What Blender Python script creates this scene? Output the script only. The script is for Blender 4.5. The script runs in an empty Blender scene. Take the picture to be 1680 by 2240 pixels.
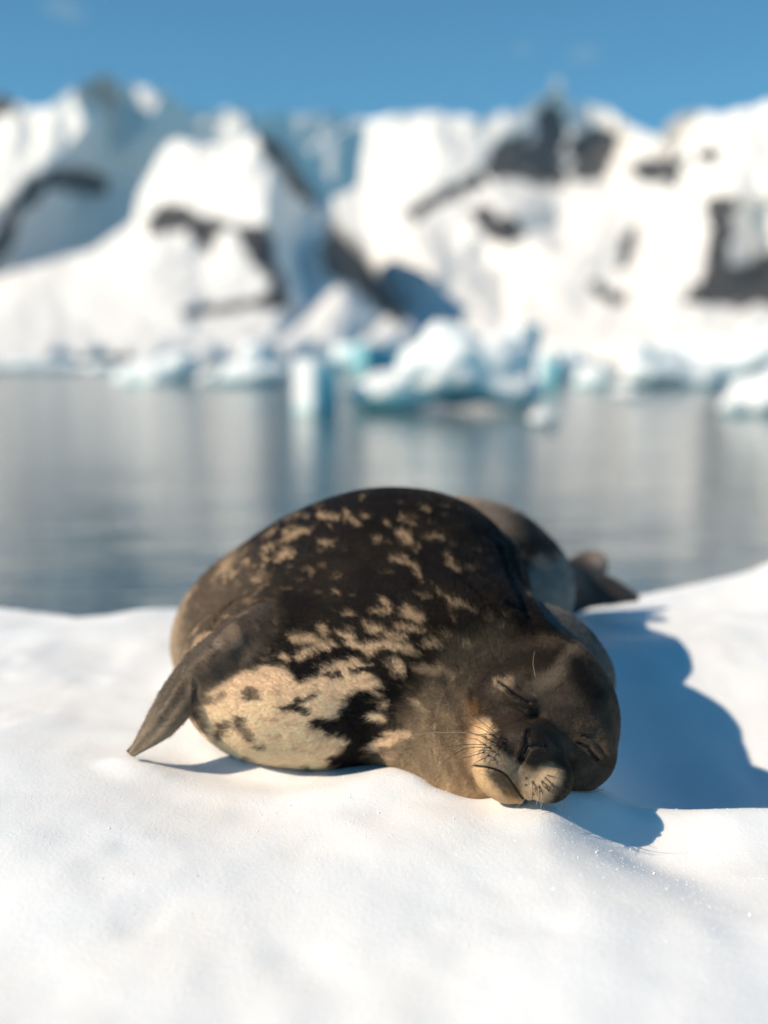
import bpy, math, random
import numpy as np
from mathutils import Vector, geometry

sc = bpy.context.scene
COL = sc.collection
rng = np.random.default_rng(7)
random.seed(7)

# ------------------------------------------------------------------ camera
FPX, CXP, CYP, HORIZON = 2638.0, 840.0, 1120.0, 788.0      # photograph is 1680 x 2240
CAM_H = 0.85
PITCH = math.atan((CYP - HORIZON) / FPX)
cam_data = bpy.data.cameras.new('camera')
cam = bpy.data.objects.new('camera', cam_data)
COL.objects.link(cam)
cam.location = (0, 0, CAM_H)
cam.rotation_euler = (math.pi / 2 - PITCH, 0, 0)
cam_data.sensor_fit = 'VERTICAL'
cam_data.sensor_height = 36.0
cam_data.sensor_width = 27.0
cam_data.lens = 36.0 * FPX / 2240.0
cam_data.clip_start = 0.05
cam_data.clip_end = 60000
cam_data.dof.use_dof = True
cam_data.dof.focus_distance = 2.33
cam_data.dof.aperture_fstop = 0.95
cam_data.dof.aperture_blades = 0
sc.camera = cam

# ------------------------------------------------------------------ world, sun, exposure
SUN_AZ = math.radians(-109)       # measured from +Y (view direction), negative = left
SUN_EL = math.radians(38)
w = bpy.data.worlds.new('World'); sc.world = w; w.use_nodes = True
nt = w.node_tree; nt.nodes.clear()
sky = nt.nodes.new('ShaderNodeTexSky'); sky.sky_type = 'NISHITA'
sky.sun_disc = False
sky.sun_elevation = SUN_EL
sky.sun_rotation = SUN_AZ
sky.altitude = 0.0
sky.air_density = 0.6
sky.dust_density = 0.0
sky.ozone_density = 1.0
bg = nt.nodes.new('ShaderNodeBackground'); bg.inputs['Strength'].default_value = 0.105
wo = nt.nodes.new('ShaderNodeOutputWorld')
tint = nt.nodes.new('ShaderNodeMix'); tint.data_type = 'RGBA'; tint.blend_type = 'MULTIPLY'
tint.inputs[0].default_value = 1.0; tint.inputs[7].default_value = (0.28, 1.0, 1.14, 1)      # clear polar sky, even tint
nt.links.new(sky.outputs[0], tint.inputs[6]); nt.links.new(tint.outputs[2], bg.inputs['Color']); nt.links.new(bg.outputs[0], wo.inputs['Surface'])

sun_data = bpy.data.lights.new('sun', 'SUN')
sun_data.energy = 4.9
sun_data.angle = math.radians(0.55)
sun_data.color = (1.0, 0.845, 0.655)
sun = bpy.data.objects.new('sun', sun_data); COL.objects.link(sun)
to_sun = Vector((math.sin(SUN_AZ) * math.cos(SUN_EL), math.cos(SUN_AZ) * math.cos(SUN_EL), math.sin(SUN_EL)))
sun.rotation_euler = to_sun.to_track_quat('Z', 'Y').to_euler()

vs = sc.view_settings
vs.view_transform = 'Standard'; vs.look = 'None'; vs.gamma = 1.0; vs.exposure = 0.18
vs.use_curve_mapping = False
sc.cycles.use_denoising = True
sc.cycles.max_bounces = 8
sc.cycles.sample_clamp_indirect = 6.0

# ------------------------------------------------------------------ helpers
SP, CP = math.sin(PITCH), math.cos(PITCH)
def ray(px, py):
    a = (np.asarray(px, float) - CXP) / FPX
    b = -(np.asarray(py, float) - CYP) / FPX
    d = np.stack([a, CP + b * SP, -SP + b * CP], -1)
    return d
def at(px, py, Y):
    """the point seen at photo pixel (px, py) that stands Y metres ahead of the camera"""
    d = ray(px, py)
    t = np.asarray(Y, float) / d[..., 1]
    return d * t[..., None] + np.array([0, 0, CAM_H])
def project(p):
    q = p - np.array([0, 0, CAM_H])
    zc = q[:, 1] * CP - q[:, 2] * SP
    yc = q[:, 1] * SP + q[:, 2] * CP
    return CXP + FPX * q[:, 0] / zc, CYP - FPX * yc / zc

def hash3(ix, iy, iz, seed):
    h = (ix.astype(np.int64) * 374761393 + iy.astype(np.int64) * 668265263 + iz.astype(np.int64) * 2147483647 + seed * 144665) & 0xffffffff
    h = ((h ^ (h >> 13)) * 1274126177) & 0xffffffff
    h = ((h ^ (h >> 16)) * 2246822519) & 0xffffffff
    return ((h ^ (h >> 15)) & 0xffffff).astype(np.float32) / float(0xffffff)
def vnoise(p, freq=1.0, seed=0):
    """value noise in -1..1"""
    q = np.asarray(p, np.float64) * freq
    i = np.floor(q); f = (q - i).astype(np.float32); i = i.astype(np.int64)
    u = f * f * f * (f * (f * 6 - 15) + 10)
    r = 0
    for dx in (0, 1):
        wx = u[..., 0] if dx else 1 - u[..., 0]
        for dy in (0, 1):
            wy = u[..., 1] if dy else 1 - u[..., 1]
            for dz in (0, 1):
                wz = u[..., 2] if dz else 1 - u[..., 2]
                r = r + wx * wy * wz * hash3(i[..., 0] + dx, i[..., 1] + dy, i[..., 2] + dz, seed)
    return r * 2 - 1
def fbm(p, freq=1.0, octaves=4, seed=0, gain=0.5):
    a, s, t = 1.0, 0, 0
    for k in range(octaves):
        s = s + a * vnoise(p, freq, seed + 17 * k); t += a
        a *= gain; freq *= 2.03
    return s / t
def sstep(a, b, x):
    t = np.clip((x - a) / (b - a), 0, 1)
    return t * t * (3 - 2 * t)

def link_mesh(name, verts, faces, mat=None, parent=None, smooth=True):
    me = bpy.data.meshes.new(name)
    me.from_pydata([tuple(v) for v in np.asarray(verts).tolist()], [], faces if isinstance(faces, list) else faces.tolist())
    me.update()
    if smooth:
        me.polygons.foreach_set('use_smooth', np.ones(len(me.polygons), bool))
    o = bpy.data.objects.new(name, me); COL.objects.link(o)
    if mat: me.materials.append(mat)
    if parent: o.parent = parent
    return o
def vcol(me, name, arr):
    a = me.attributes.new(name, 'FLOAT_COLOR', 'POINT')
    c = np.ones((len(me.vertices), 4), np.float32); c[:, :arr.shape[1]] = arr
    a.data.foreach_set('color', c.ravel())
def vflt(me, name, arr):
    a = me.attributes.new(name, 'FLOAT', 'POINT')
    a.data.foreach_set('value', np.asarray(arr, np.float32).ravel())
def tag(o, label=None, cat=None, group=None, kind=None):
    if label: o['label'] = label
    if cat: o['category'] = cat
    if group: o['group'] = group
    if kind: o['kind'] = kind
    return o

class NT:
    """small wrapper to write node materials"""
    def __init__(self, name):
        self.m = bpy.data.materials.new(name); self.m.use_nodes = True
        self.t = self.m.node_tree; self.t.nodes.clear()
        self.out = self.t.nodes.new('ShaderNodeOutputMaterial')
    def n(self, kind, **kw):
        nd = self.t.nodes.new(kind)
        for k, v in kw.items():
            if k.startswith('i_'):
                key = k[2:].replace('_', ' ')
                tgt = nd.inputs[int(key)] if key.isdigit() else nd.inputs[key]
                if hasattr(v, 'is_output') or isinstance(v, bpy.types.NodeSocket): self.t.links.new(v, tgt)
                else: tgt.default_value = v
            else: setattr(nd, k, v)
        return nd
    def link(self, a, b): self.t.links.new(a, b)
    def math(self, op, a, b=None, clamp=False):
        nd = self.n('ShaderNodeMath', operation=op, use_clamp=clamp)
        for i, v in enumerate((a, b)):
            if v is None: continue
            if isinstance(v, bpy.types.NodeSocket): self.link(v, nd.inputs[i])
            else: nd.inputs[i].default_value = v
        return nd.outputs[0]
    def mix(self, f, a, b):
        nd = self.n('ShaderNodeMix', data_type='RGBA')
        for s, v in ((nd.inputs[0], f), (nd.inputs[6], a), (nd.inputs[7], b)):
            if isinstance(v, bpy.types.NodeSocket): self.link(v, s)
            else: s.default_value = v if not isinstance(v, tuple) or len(v) == 4 else (*v, 1)
        return nd.outputs[2]
    def noise(self, scale, detail=3, rough=0.5, vec=None, dist=0.0):
        nd = self.n('ShaderNodeTexNoise'); nd.inputs['Scale'].default_value = scale
        nd.inputs['Detail'].default_value = detail; nd.inputs['Roughness'].default_value = rough
        nd.inputs['Distortion'].default_value = dist
        if vec is not None: self.link(vec, nd.inputs['Vector'])
        return nd.outputs[0]
    def ramp(self, x, lo, hi, a=0.0, b=1.0):
        nd = self.n('ShaderNodeMapRange'); nd.interpolation_type = 'SMOOTHSTEP'
        self.link(x, nd.inputs[0])
        for i, v in enumerate((lo, hi, a, b)): nd.inputs[1 + i].default_value = v
        return nd.outputs[0]
    def pos(self): return self.n('ShaderNodeNewGeometry').outputs['Position']
    def bump(self, h, strength, dist, normal=None):
        nd = self.n('ShaderNodeBump'); nd.inputs['Strength'].default_value = strength; nd.inputs['Distance'].default_value = dist
        self.link(h, nd.inputs['Height'])
        if normal is not None: self.link(normal, nd.inputs['Normal'])
        return nd.outputs[0]
    def principled(self, color, rough=0.5, normal=None, **kw):
        b = self.n('ShaderNodeBsdfPrincipled')
        for s, v in (('Base Color', color), ('Roughness', rough)):
            if isinstance(v, bpy.types.NodeSocket): self.link(v, b.inputs[s])
            else: b.inputs[s].default_value = v if not isinstance(v, tuple) or len(v) == 4 else (*v, 1)
        if normal is not None: self.link(normal, b.inputs['Normal'])
        for k, v in kw.items():
            s = b.inputs[k.replace('_', ' ')]
            if isinstance(v, bpy.types.NodeSocket): self.link(v, s)
            else: s.default_value = v
        return b
    def finish(self, shader):
        self.link(shader.outputs[0] if hasattr(shader, 'outputs') else shader, self.out.inputs['Surface'])
        return self.m
# ------------------------------------------------------------------ the seal: signed distance field -> one continuous mesh
f32 = np.float32
def smin(a, b, k):
    h = np.clip(0.5 + 0.5 * (b - a) / k, 0, 1)
    return b + (a - b) * h - k * h * (1 - h)
def rotm(rx=0, ry=0, rz=0):
    rx, ry, rz = map(math.radians, (rx, ry, rz))
    X = np.array([[1, 0, 0], [0, math.cos(rx), -math.sin(rx)], [0, math.sin(rx), math.cos(rx)]])
    Yr = np.array([[math.cos(ry), 0, math.sin(ry)], [0, 1, 0], [-math.sin(ry), 0, math.cos(ry)]])
    Z = np.array([[math.cos(rz), -math.sin(rz), 0], [math.sin(rz), math.cos(rz), 0], [0, 0, 1]])
    return Z @ Yr @ X
def ell(p, c, r, R=None):
    q = p - np.array(c, f32)
    if R is not None: q = q @ R.astype(f32)
    r = np.array(r, f32)
    k0 = np.sqrt(((q / r) ** 2).sum(-1)); k1 = np.sqrt(((q / (r * r)) ** 2).sum(-1)) + 1e-9
    return k0 * (k0 - 1.0) / k1
def cap(p, a, b, ra, rb):
    a = np.array(a, f32); b = np.array(b, f32)
    ab = b - a; t = np.clip(((p - a) @ ab) / (ab @ ab), 0, 1)
    return np.sqrt(((p - a - t[..., None] * ab) ** 2).sum(-1)) - (ra + (rb - ra) * t)
def blade(p, pts, wid, thk, nrm, digits=0.0):
    """flattened tapering limb along a smooth curve: half width, half thickness per joint, flat side facing nrm"""
    pts = np.array(pts, float); m = 3 * (len(pts) - 1) + 1
    u = np.linspace(0, len(pts) - 1, m); i0 = np.clip(u.astype(int), 0, len(pts) - 2); t = (u - i0)[:, None]
    E = np.concatenate([[2 * pts[0] - pts[1]], pts, [2 * pts[-1] - pts[-2]]])
    a, b, c, d_ = E[i0], E[i0 + 1], E[i0 + 2], E[i0 + 3]
    P = 0.5 * (2 * b + (c - a) * t + (2 * a - 5 * b + 4 * c - d_) * t * t + (3 * b - a - 3 * c + d_) * t ** 3)
    W = np.interp(u, np.arange(len(pts)), wid); T = np.interp(u, np.arange(len(pts)), thk)
    shp = p.shape[:-1]; q_all = p.reshape(-1, 3)
    lo, hi = P.min(0) - 0.16, P.max(0) + 0.16
    mk = ((q_all > lo.astype(f32)) & (q_all < hi.astype(f32))).all(1)
    out = np.full(len(q_all), 0.2, f32)
    pq = q_all[mk]
    if len(pq):
        best = None; nrm = np.array(nrm, float)
        for i in range(m - 1):
            t_ = P[i + 1] - P[i]; L = np.linalg.norm(t_); t_ = t_ / L
            n_ = nrm - (nrm @ t_) * t_; n_ /= np.linalg.norm(n_); w_ = np.cross(n_, t_)
            q = pq - P[i].astype(f32); al = q @ t_.astype(f32); s_ = np.clip(al, 0, L); k_ = s_ / L
            ww = W[i] + (W[i + 1] - W[i]) * k_; tt = T[i] + (T[i + 1] - T[i]) * k_
            x = q @ w_.astype(f32); y = q @ n_.astype(f32); e = al - s_
            if digits: tt = tt * (1 + digits * (i / m) * np.cos(np.clip(x / ww, -1, 1) * 7.0))
            k0 = np.sqrt((x / ww) ** 2 + (y / tt) ** 2 + (e / tt) ** 2) + 1e-6
            k1 = np.sqrt((x / ww ** 2) ** 2 + (y / tt ** 2) ** 2 + (e / tt ** 2) ** 2) + 1e-6
            d = k0 * (k0 - 1) / k1
            best = d if best is None else np.minimum(best, d)
        out[mk] = best
    return out.reshape(shp)

# head frame: A = right in the photo, B = towards the crown, C = forward out of the snout
HC = at(1196, 1560, 2.47)
Cf = np.array([-0.16, -0.97, 0.06]); Cf /= np.linalg.norm(Cf)
Bu = np.array([0.54, 0.0, 0.84]); Bu -= (Bu @ Cf) * Cf; Bu /= np.linalg.norm(Bu)
Ar = np.cross(Bu, -Cf); Ar /= np.linalg.norm(Ar)
if Ar[0] < 0: Ar = -Ar
HR = np.stack([Ar, Bu, Cf], 1)          # columns: head axes in world
def hp(a, b, c): return HC + HR @ np.array([a, b, c])

M_C = at(1146, 1652, 2.285)             # centre of the snout
EYE_L, EYE_R = at(1112, 1526, 2.375), at(1282, 1650, 2.375)
def sdf_head(p):
    h = ell(p, hp(0.0, -0.005, -0.025), (0.154, 0.142, 0.160), HR)
    h = smin(h, ell(p, hp(-0.075, -0.075, 0.03), (0.085, 0.085, 0.11), HR), 0.05)      # cheeks
    h = smin(h, ell(p, hp(0.085, -0.045, 0.03), (0.075, 0.085, 0.11), HR), 0.05)
    h = smin(h, ell(p, EYE_L, (0.058, 0.045, 0.040), HR), 0.045)
    h = smin(h, ell(p, EYE_R, (0.052, 0.045, 0.040), HR), 0.045)
    m = ell(p, M_C, (0.088, 0.072, 0.095), HR)
    m = smin(m, ell(p, at(1093, 1648, 2.232), (0.050, 0.045, 0.050), HR), 0.014)       # whisker pads
    m = smin(m, ell(p, at(1194, 1700, 2.232), (0.050, 0.046, 0.050), HR), 0.014)
    m = smin(m, ell(p, at(1156, 1622, 2.222), (0.046, 0.032, 0.040), HR), 0.024)        # nose
    m = smin(m, ell(p, at(1098, 1704, 2.275), (0.060, 0.040, 0.052), HR), 0.022)       # lower jaw
    return smin(h, m, 0.036)
def sdf_torso(p):
    p = p.astype(f32)
    # fore body: back, shoulder
    d = ell(p, (0.0, 2.99, 0.225), (0.375, 0.38, 0.305), rotm(0, -7, 0))
    d = smin(d, ell(p, (-0.14, 3.20, 0.165), (0.435, 0.45, 0.27), rotm(0, -14, 0)), 0.10)
    # pale belly bulging to the front left
    d = smin(d, ell(p, (-0.155, 2.70, 0.14), (0.315, 0.29, 0.215)), 0.08)
    # chest and neck running to the head
    d = smin(d, ell(p, (0.10, 2.68, 0.19), (0.28, 0.26, 0.21)), 0.09)
    d = smin(d, cap(p, (0.08, 2.64, 0.15), HC + HR @ np.array([-0.03, -0.01, -0.07]), 0.185, 0.160), 0.07)
    d = smin(d, ell(p, at(1020, 1610, 2.47), (0.16, 0.13, 0.135)), 0.07)
    d = smin(d, ell(p, at(1045, 1705, 2.375), (0.10, 0.07, 0.075)), 0.05)
    # nape rolled up on the far side of the head
    d = smin(d, ell(p, (0.315, 2.72, 0.085), (0.215, 0.20, 0.215)), 0.022)
    # hind body
    b = ell(p, (0.16, 3.46, 0.20), (0.40, 0.34, 0.25), rotm(0, 0, -35))
    b = smin(b, cap(p, (0.28, 3.56, 0.17), (0.57, 3.88, 0.11), 0.235, 0.095), 0.10)
    return smin(d, b, 0.035)
def raycast(px, py, fn):
    d = ray(px, py); d = d / np.linalg.norm(d, axis=-1, keepdims=True)
    t = np.full(d.shape[:-1], 1.6)
    o = np.array([0, 0, CAM_H])
    for _ in range(60):
        v = fn(o + d * t[..., None]); t = t + np.clip(v, -0.05, 0.25) * 0.85
    return o + d * t[..., None], np.abs(v) < 0.01
_r = raycast(np.array([590.0, 500.0]), np.array([1400.0, 1418.0]), sdf_torso)[0]
FL = [_r[0] + np.array([0, 0.06, 0]), _r[1] - np.array([0, 0.018, 0]), at(418, 1492, 2.52), at(350, 1583, 2.49), at(287, 1648, 2.49)]
FLW = [0.070, 0.052, 0.046, 0.036, 0.015]; FLT = [0.045, 0.034, 0.026, 0.018, 0.008]; FLN = (-0.30, -0.80, 0.45)
def sdf_base(p):
    p = p.astype(f32)
    d = sdf_torso(p)
    d = smin(d, sdf_head(p), 0.035)
    # fore flipper hanging to the snow
    d = smin(d, blade(p, FL, FLW, FLT, FLN, 0.22), 0.026)
    # hind flippers
    hf = blade(p, [(0.52, 3.84, 0.11), (0.63, 3.95, 0.135), (0.70, 4.00, 0.165), (0.735, 4.02, 0.185)], [0.06, 0.062, 0.055, 0.03], [0.06, 0.036, 0.022, 0.012], (0.4, -0.6, 0.5))
    hf = smin(hf, blade(p, [(0.52, 3.84, 0.10), (0.64, 3.89, 0.105), (0.75, 3.90, 0.095), (0.825, 3.89, 0.075)], [0.06, 0.075, 0.055, 0.014], [0.06, 0.038, 0.022, 0.010], (0.2, -0.7, 0.7)), 0.025)
    d = smin(d, hf, 0.04)
    return d
def pl(pts, fn=sdf_base):
    a = np.array(pts, float)
    return raycast(a[:, 0], a[:, 1], fn)[0]
# ------------------------------------------------------------------ snow-covered floe, water
WATER_Z = -0.5
def snow_material():
    k = NT('snow')
    p = k.pos()
    n1 = k.noise(9, 3, 0.5, p); n2 = k.noise(120, 3, 0.6, p); n3 = k.noise(520, 2, 0.6, p)
    h = k.math('ADD', k.math('MULTIPLY', n1, 0.16), k.math('MULTIPLY', n2, 0.10))
    h = k.math('ADD', h, k.math('MULTIPLY', n3, 0.075))
    nb = k.bump(h, 0.5, 0.03)
    tint = k.ramp(k.noise(2.2, 4, 0.55, p), 0.35, 0.7)
    c = k.mix(tint, (0.80, 0.83, 0.86), (0.87, 0.87, 0.86))
    b = k.principled(c, 0.45, nb, Subsurface_Weight=0.35, Subsurface_Scale=0.03, IOR=1.31, Specular_IOR_Level=0.35)
    b.inputs['Subsurface Radius'].default_value = (0.6, 0.9, 1.0)
    return k.finish(b)
SNOW = snow_material()

def rim_y(x):
    return 4.28 + 0.45 * sstep(0.0, 1.3, x) + 0.05 * np.sin(x * 3.1 + 1) + 0.03 * np.sin(x * 7.3)
def snow_z(x, y):
    p = np.stack([x, y, np.zeros_like(x)], -1)
    z = 0.034 * fbm(p, 1.3, 2, 3) + 0.010 * fbm(p, 4.2, 2, 9) + 0.0016 * fbm(p, 14, 2, 19)
    # hollow right of and behind the animal, its lip in front of the head
    hol = sstep(0.34, 0.75, x) * sstep(2.34, 2.62, y + 0.05 * np.sin(x * 3)) * sstep(3.7, 2.85, y)
    z = z - 0.14 * hol
    z = z - 0.085 * sstep(0.25, 0.62, x) * sstep(3.6, 2.8, y) * (0.25 + 0.75 * sstep(1.75, 2.2, y))
    z = z + 0.035 * np.exp(-((y - 2.36) / 0.12) ** 2) * sstep(0.30, 0.60, x)
    z = z + 0.014 * np.exp(-(((y - 2.38) / 0.10) ** 2 + ((x - 0.02) / 0.13) ** 2)) - 0.022 * np.exp(-(((y - 2.36) / 0.12) ** 2 + ((x - 0.19) / 0.08) ** 2))
    z = z - 0.03 * np.exp(-(((x - 0.50) / 0.12) ** 2 + ((y - 2.20) / 0.12) ** 2))
    z = z + 0.026 * np.exp(-((y - 2.365 + 0.05 * (x + 0.15)) / 0.085) ** 2) * sstep(-0.46, -0.26, x) * sstep(0.14, -0.04, x)
    z = z - 0.036 * np.exp(-(((x + 0.17) / 0.28) ** 2 + ((y - 2.42) / 0.20) ** 2))
    # foreground falls off towards the camera
    z = z - 0.16 * sstep(2.30, 1.1, y)
    # mound on the right rim
    z = z + 0.22 * np.exp(-(((x - 1.9) / 0.55) ** 2 + ((y - 4.6) / 0.5) ** 2))
    # shallow melt pits and wind ripples
    z = z + 0.006 * (np.abs(fbm(p, 3.4, 3, 27)) - 0.25) * sstep(2.6, 2.0, y) - 0.010 * np.maximum(0, fbm(p, 7.5, 2, 33) - 0.42)
    # snow pressed up round the heavy body
    near = (x > -0.9) & (x < 1.0) & (y > 2.0) & (y < 4.2)
    add = np.zeros_like(z)
    q = np.stack([x[near], y[near], z[near] + 0.01], -1)
    if len(q):
        dd = sdf_base(q)
        add[near] = 0.014 * np.exp(-(np.maximum(dd, 0) / 0.045) ** 2) * (1 + 0.5 * fbm(q, 9, 2, 39))
    z = z + add
    r = y - rim_y(x) + 0.05 * fbm(p, 5, 3, 45)
    z = z - 0.05 * sstep(-0.5, 0.0, r) - (0.75) * sstep(-0.05, 0.35, r)
    return z
def axis(a, b, lo, hi, fine, coarse):
    c = [lo]
    while c[-1] < hi: c.append(c[-1] + fine)
    d, s = [c[0]], fine
    while d[-1] > a: s = min(s * 1.25, coarse); d.append(d[-1] - s)
    e, s = [c[-1]], fine
    while e[-1] < b: s = min(s * 1.25, coarse); e.append(e[-1] + s)
    return np.array(d[:0:-1] + c + e[1:])
gx = axis(-9, 9, -1.45, 1.75, 0.0125, 0.4)
gy = axis(-5, 5.3, 1.25, 5.2, 0.0125, 0.4)
GX, GY = np.meshgrid(gx, gy, indexing='ij')
GZ = snow_z(GX, GY)
nxg, nyg = GX.shape
idx = np.arange(nxg * nyg).reshape(nxg, nyg)
quads = np.stack([idx[:-1, :-1], idx[1:, :-1], idx[1:, 1:], idx[:-1, 1:]], -1).reshape(-1, 4)
floe = link_mesh('ice_floe', np.stack([GX, GY, GZ], -1).reshape(-1, 3), quads, SNOW)
tag(floe, 'smooth white snow of the ice floe the seal sleeps on', kind='structure')

def snow_grains(n):
    """loose coarse grains lying on the crust near the animal"""
    gxy = np.column_stack([rng.normal(0.15, 0.55, n), 2.12 + 0.28 * rng.normal(0, 1, n)])
    gxy = gxy[(gxy[:, 1] > 1.5) & (gxy[:, 1] < 3.0)]
    gz = snow_z(gxy[:, 0], gxy[:, 1])
    base = np.array([(1, 0, 0), (-1, 0, 0), (0, 1, 0), (0, -1, 0), (0, 0, 1), (0, 0, -1)], float)
    fcs = np.array([(0, 2, 4), (2, 1, 4), (1, 3, 4), (3, 0, 4), (2, 0, 5), (1, 2, 5), (3, 1, 5), (0, 3, 5)])
    m = len(gxy); sz = 0.0006 * np.exp(rng.normal(0, 0.45, m))
    V = base[None] * sz[:, None, None] * rng.uniform(0.6, 1.4, (m, 6, 1)) + np.column_stack([gxy, gz + sz * 0.4])[:, None]
    F = fcs[None] + (np.arange(m) * 6)[:, None, None]
    k = NT('ice_grain'); mt = k.finish(k.principled((0.9, 0.92, 0.93), 0.12, IOR=1.31, Specular_IOR_Level=0.8))
    return tag(link_mesh('snow_grains', V.reshape(-1, 3), F.reshape(-1, 3), mt, None, False), 'loose glinting snow grains scattered in front of the seal', kind='stuff')
snow_grains(7000)

def water_material():
    k = NT('sea_water')
    p = k.pos()
    mp = k.n('ShaderNodeMapping'); k.link(p, mp.inputs['Vector']); mp.inputs['Scale'].default_value = (0.38, 1.0, 1.0)
    v = mp.outputs[0]
    h = k.math('ADD', k.math('MULTIPLY', k.noise(0.8, 4, 0.6, v, 0.8), 1.0), k.math('MULTIPLY', k.noise(5, 3, 0.6, v, 0.6), 0.15))
    nb = k.bump(h, 0.15, 0.25)
    b = k.principled((0.065, 0.095, 0.105), 0.14, nb, IOR=1.333)
    return k.finish(b)
water = link_mesh('sea_water', [(-9000, 3.5, WATER_Z), (9000, 3.5, WATER_Z), (9000, 9000, WATER_Z), (-9000, 9000, WATER_Z)], [(0, 1, 2, 3)], water_material())
tag(water, 'calm grey blue sea water between floe and mountains', kind='structure')
def surface_nets(fn, lo, hi, h):
    n = [int(math.ceil((hi[i] - lo[i]) / h)) + 1 for i in range(3)]
    ax = [lo[i] + h * np.arange(n[i]) for i in range(3)]
    V = np.empty(n, f32)
    YY, ZZ = np.meshgrid(ax[1], ax[2], indexing='ij')
    for i, x in enumerate(ax[0]):
        V[i] = fn(np.stack([np.full_like(YY, x), YY, ZZ], -1))
    s = V < 0
    cnt = np.zeros([k - 1 for k in n], np.int8)
    for a in (0, 1):
        for b in (0, 1):
            for c in (0, 1):
                cnt += s[a:n[0] - 1 + a, b:n[1] - 1 + b, c:n[2] - 1 + c]
    act = (cnt > 0) & (cnt < 8)
    I, J, K = np.nonzero(act)
    num = np.full(act.shape, -1, np.int64); num[I, J, K] = np.arange(len(I))
    acc = np.zeros((len(I), 3)); m = np.zeros(len(I))
    corners = [(a, b, c) for a in (0, 1) for b in (0, 1) for c in (0, 1)]
    for c0 in corners:
        for axn in range(3):
            if c0[axn]: continue
            c1 = list(c0); c1[axn] = 1
            v0 = V[I + c0[0], J + c0[1], K + c0[2]]; v1 = V[I + c1[0], J + c1[1], K + c1[2]]
            x = (v0 < 0) != (v1 < 0)
            t = np.where(x, v0 / np.where(x, v0 - v1, 1), 0)
            pt = np.tile(np.array(c0, float), (len(I), 1)); pt[:, axn] += t
            acc += np.where(x[:, None], pt, 0); m += x
    verts = (np.stack([I, J, K], -1) + acc / m[:, None]) * h + np.array(lo)
    F = []
    for axn in range(3):
        b, c = (axn + 1) % 3, (axn + 2) % 3
        s0 = np.moveaxis(s, (axn, b, c), (0, 1, 2)); nm = np.moveaxis(num, (axn, b, c), (0, 1, 2))
        ed = s0[:-1, 1:-1, 1:-1] != s0[1:, 1:-1, 1:-1]
        i, j, k = np.nonzero(ed); j += 1; k += 1
        q = np.stack([nm[i, j - 1, k - 1], nm[i, j, k - 1], nm[i, j, k], nm[i, j - 1, k]], -1)
        flip = ~s0[i, j, k]
        q[flip] = q[flip][:, ::-1]
        F.append(q)
    return verts, np.concatenate(F)
def Z1(X, Y): return (900 + 0.3255 * X, 1340 + 0.3255 * Y)
def Z2(X, Y): return (240 + 0.434 * X, 1020 + 0.434 * Y)
def Z3(X, Y): return (800 + 0.3858 * X, 1030 + 0.3858 * Y)
def zz(fn, *pts): return [fn(x, y) for x, y in pts]
SLIT_L = zz(Z1, (585, 470), (650, 510), (700, 555), (785, 606))
SLIT_R = zz(Z1, (1118, 878), (1180, 905), (1245, 985))
NOS_L = zz(Z1, (788, 795), (768, 890), (735, 985))
NOS_R = zz(Z1, (752, 975), (790, 912), (845, 886), (895, 896))
MOUTH = zz(Z1, (432, 1028), (500, 1038), (565, 1053), (620, 1078), (662, 1120), (698, 1178), (735, 1232), (772, 1270))
PHIL = zz(Z1, (740, 985), (700, 1045), (640, 1085))
FOLD = zz(Z1, (700, 165), (900, 182), (1040, 230), (1165, 315))
def dense(P3, n=5):
    out = []
    for a, b in zip(P3[:-1], P3[1:]):
        for t in np.linspace(0, 1, n, endpoint=False): out.append(a + (b - a) * t)
    return np.array(out + [P3[-1]])
def dist_line(p, L):
    best = np.full(p.shape[0], 1e9)
    for a, b in zip(L[:-1], L[1:]):
        ab = b - a; t = np.clip(((p - a) @ ab) / (ab @ ab + 1e-12), 0, 1)
        best = np.minimum(best, ((p - a - t[:, None] * ab) ** 2).sum(-1))
    return np.sqrt(best)
_pend = []
def on(line):
    _pend.append(dense(np.array(line, float), 4)); return len(_pend) - 1
GROOVES = [(on(SLIT_L), 0.0060, 0.0042), (on(SLIT_R), 0.0070, 0.0050), (on(NOS_L), 0.0065, 0.0045), (on(NOS_R), 0.0065, 0.0045),
           (on(MOUTH), 0.0055, 0.0042), (on(PHIL), 0.0045, 0.0055),
           (on(zz(Z1, (480, 620), (540, 700), (640, 735), (760, 715), (850, 690))), 0.006, 0.010),      # crease over the snout
           (on(zz(Z1, (470, 470), (520, 420), (640, 405), (740, 440))), -0.007, 0.013),                    # brow
           (on(zz(Z1, (1130, 760), (1230, 770), (1300, 850), (1310, 950))), -0.008, 0.011),
           (on(zz(Z1, (1080, 1010), (1140, 1110), (1230, 1080))), 0.007, 0.011),
           (on(zz(Z1, (405, 780), (380, 900), (385, 1050), (440, 1180))), 0.006, 0.010),                  # cheek behind the snout
           (on(FOLD[1:]), -0.006, 0.010),
           (on(zz(Z1, (860, 130), (960, 160), (1080, 205), (1190, 290))), 0.016, 0.014),
           (on(zz(Z3, (800, 320), (850, 470), (880, 600), (940, 760), (1000, 880))), -0.010, 0.018),       # folds on the far shoulder
           (on(zz(Z3, (760, 420), (800, 560), (870, 700), (930, 830))), 0.010, 0.014),
           (on(zz(Z3, (820, 760), (900, 790), (960, 830))), 0.010, 0.009),
           (on(zz(Z3, (840, 840), (930, 870), (1010, 920))), 0.008, 0.010)]
def off(line, d):
    L = np.array(line, float); t = np.gradient(L, axis=0); t /= np.linalg.norm(t, axis=1, keepdims=True)
    return [tuple(q) for q in L + d * np.stack([-t[:, 1], t[:, 0]], -1)]
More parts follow.
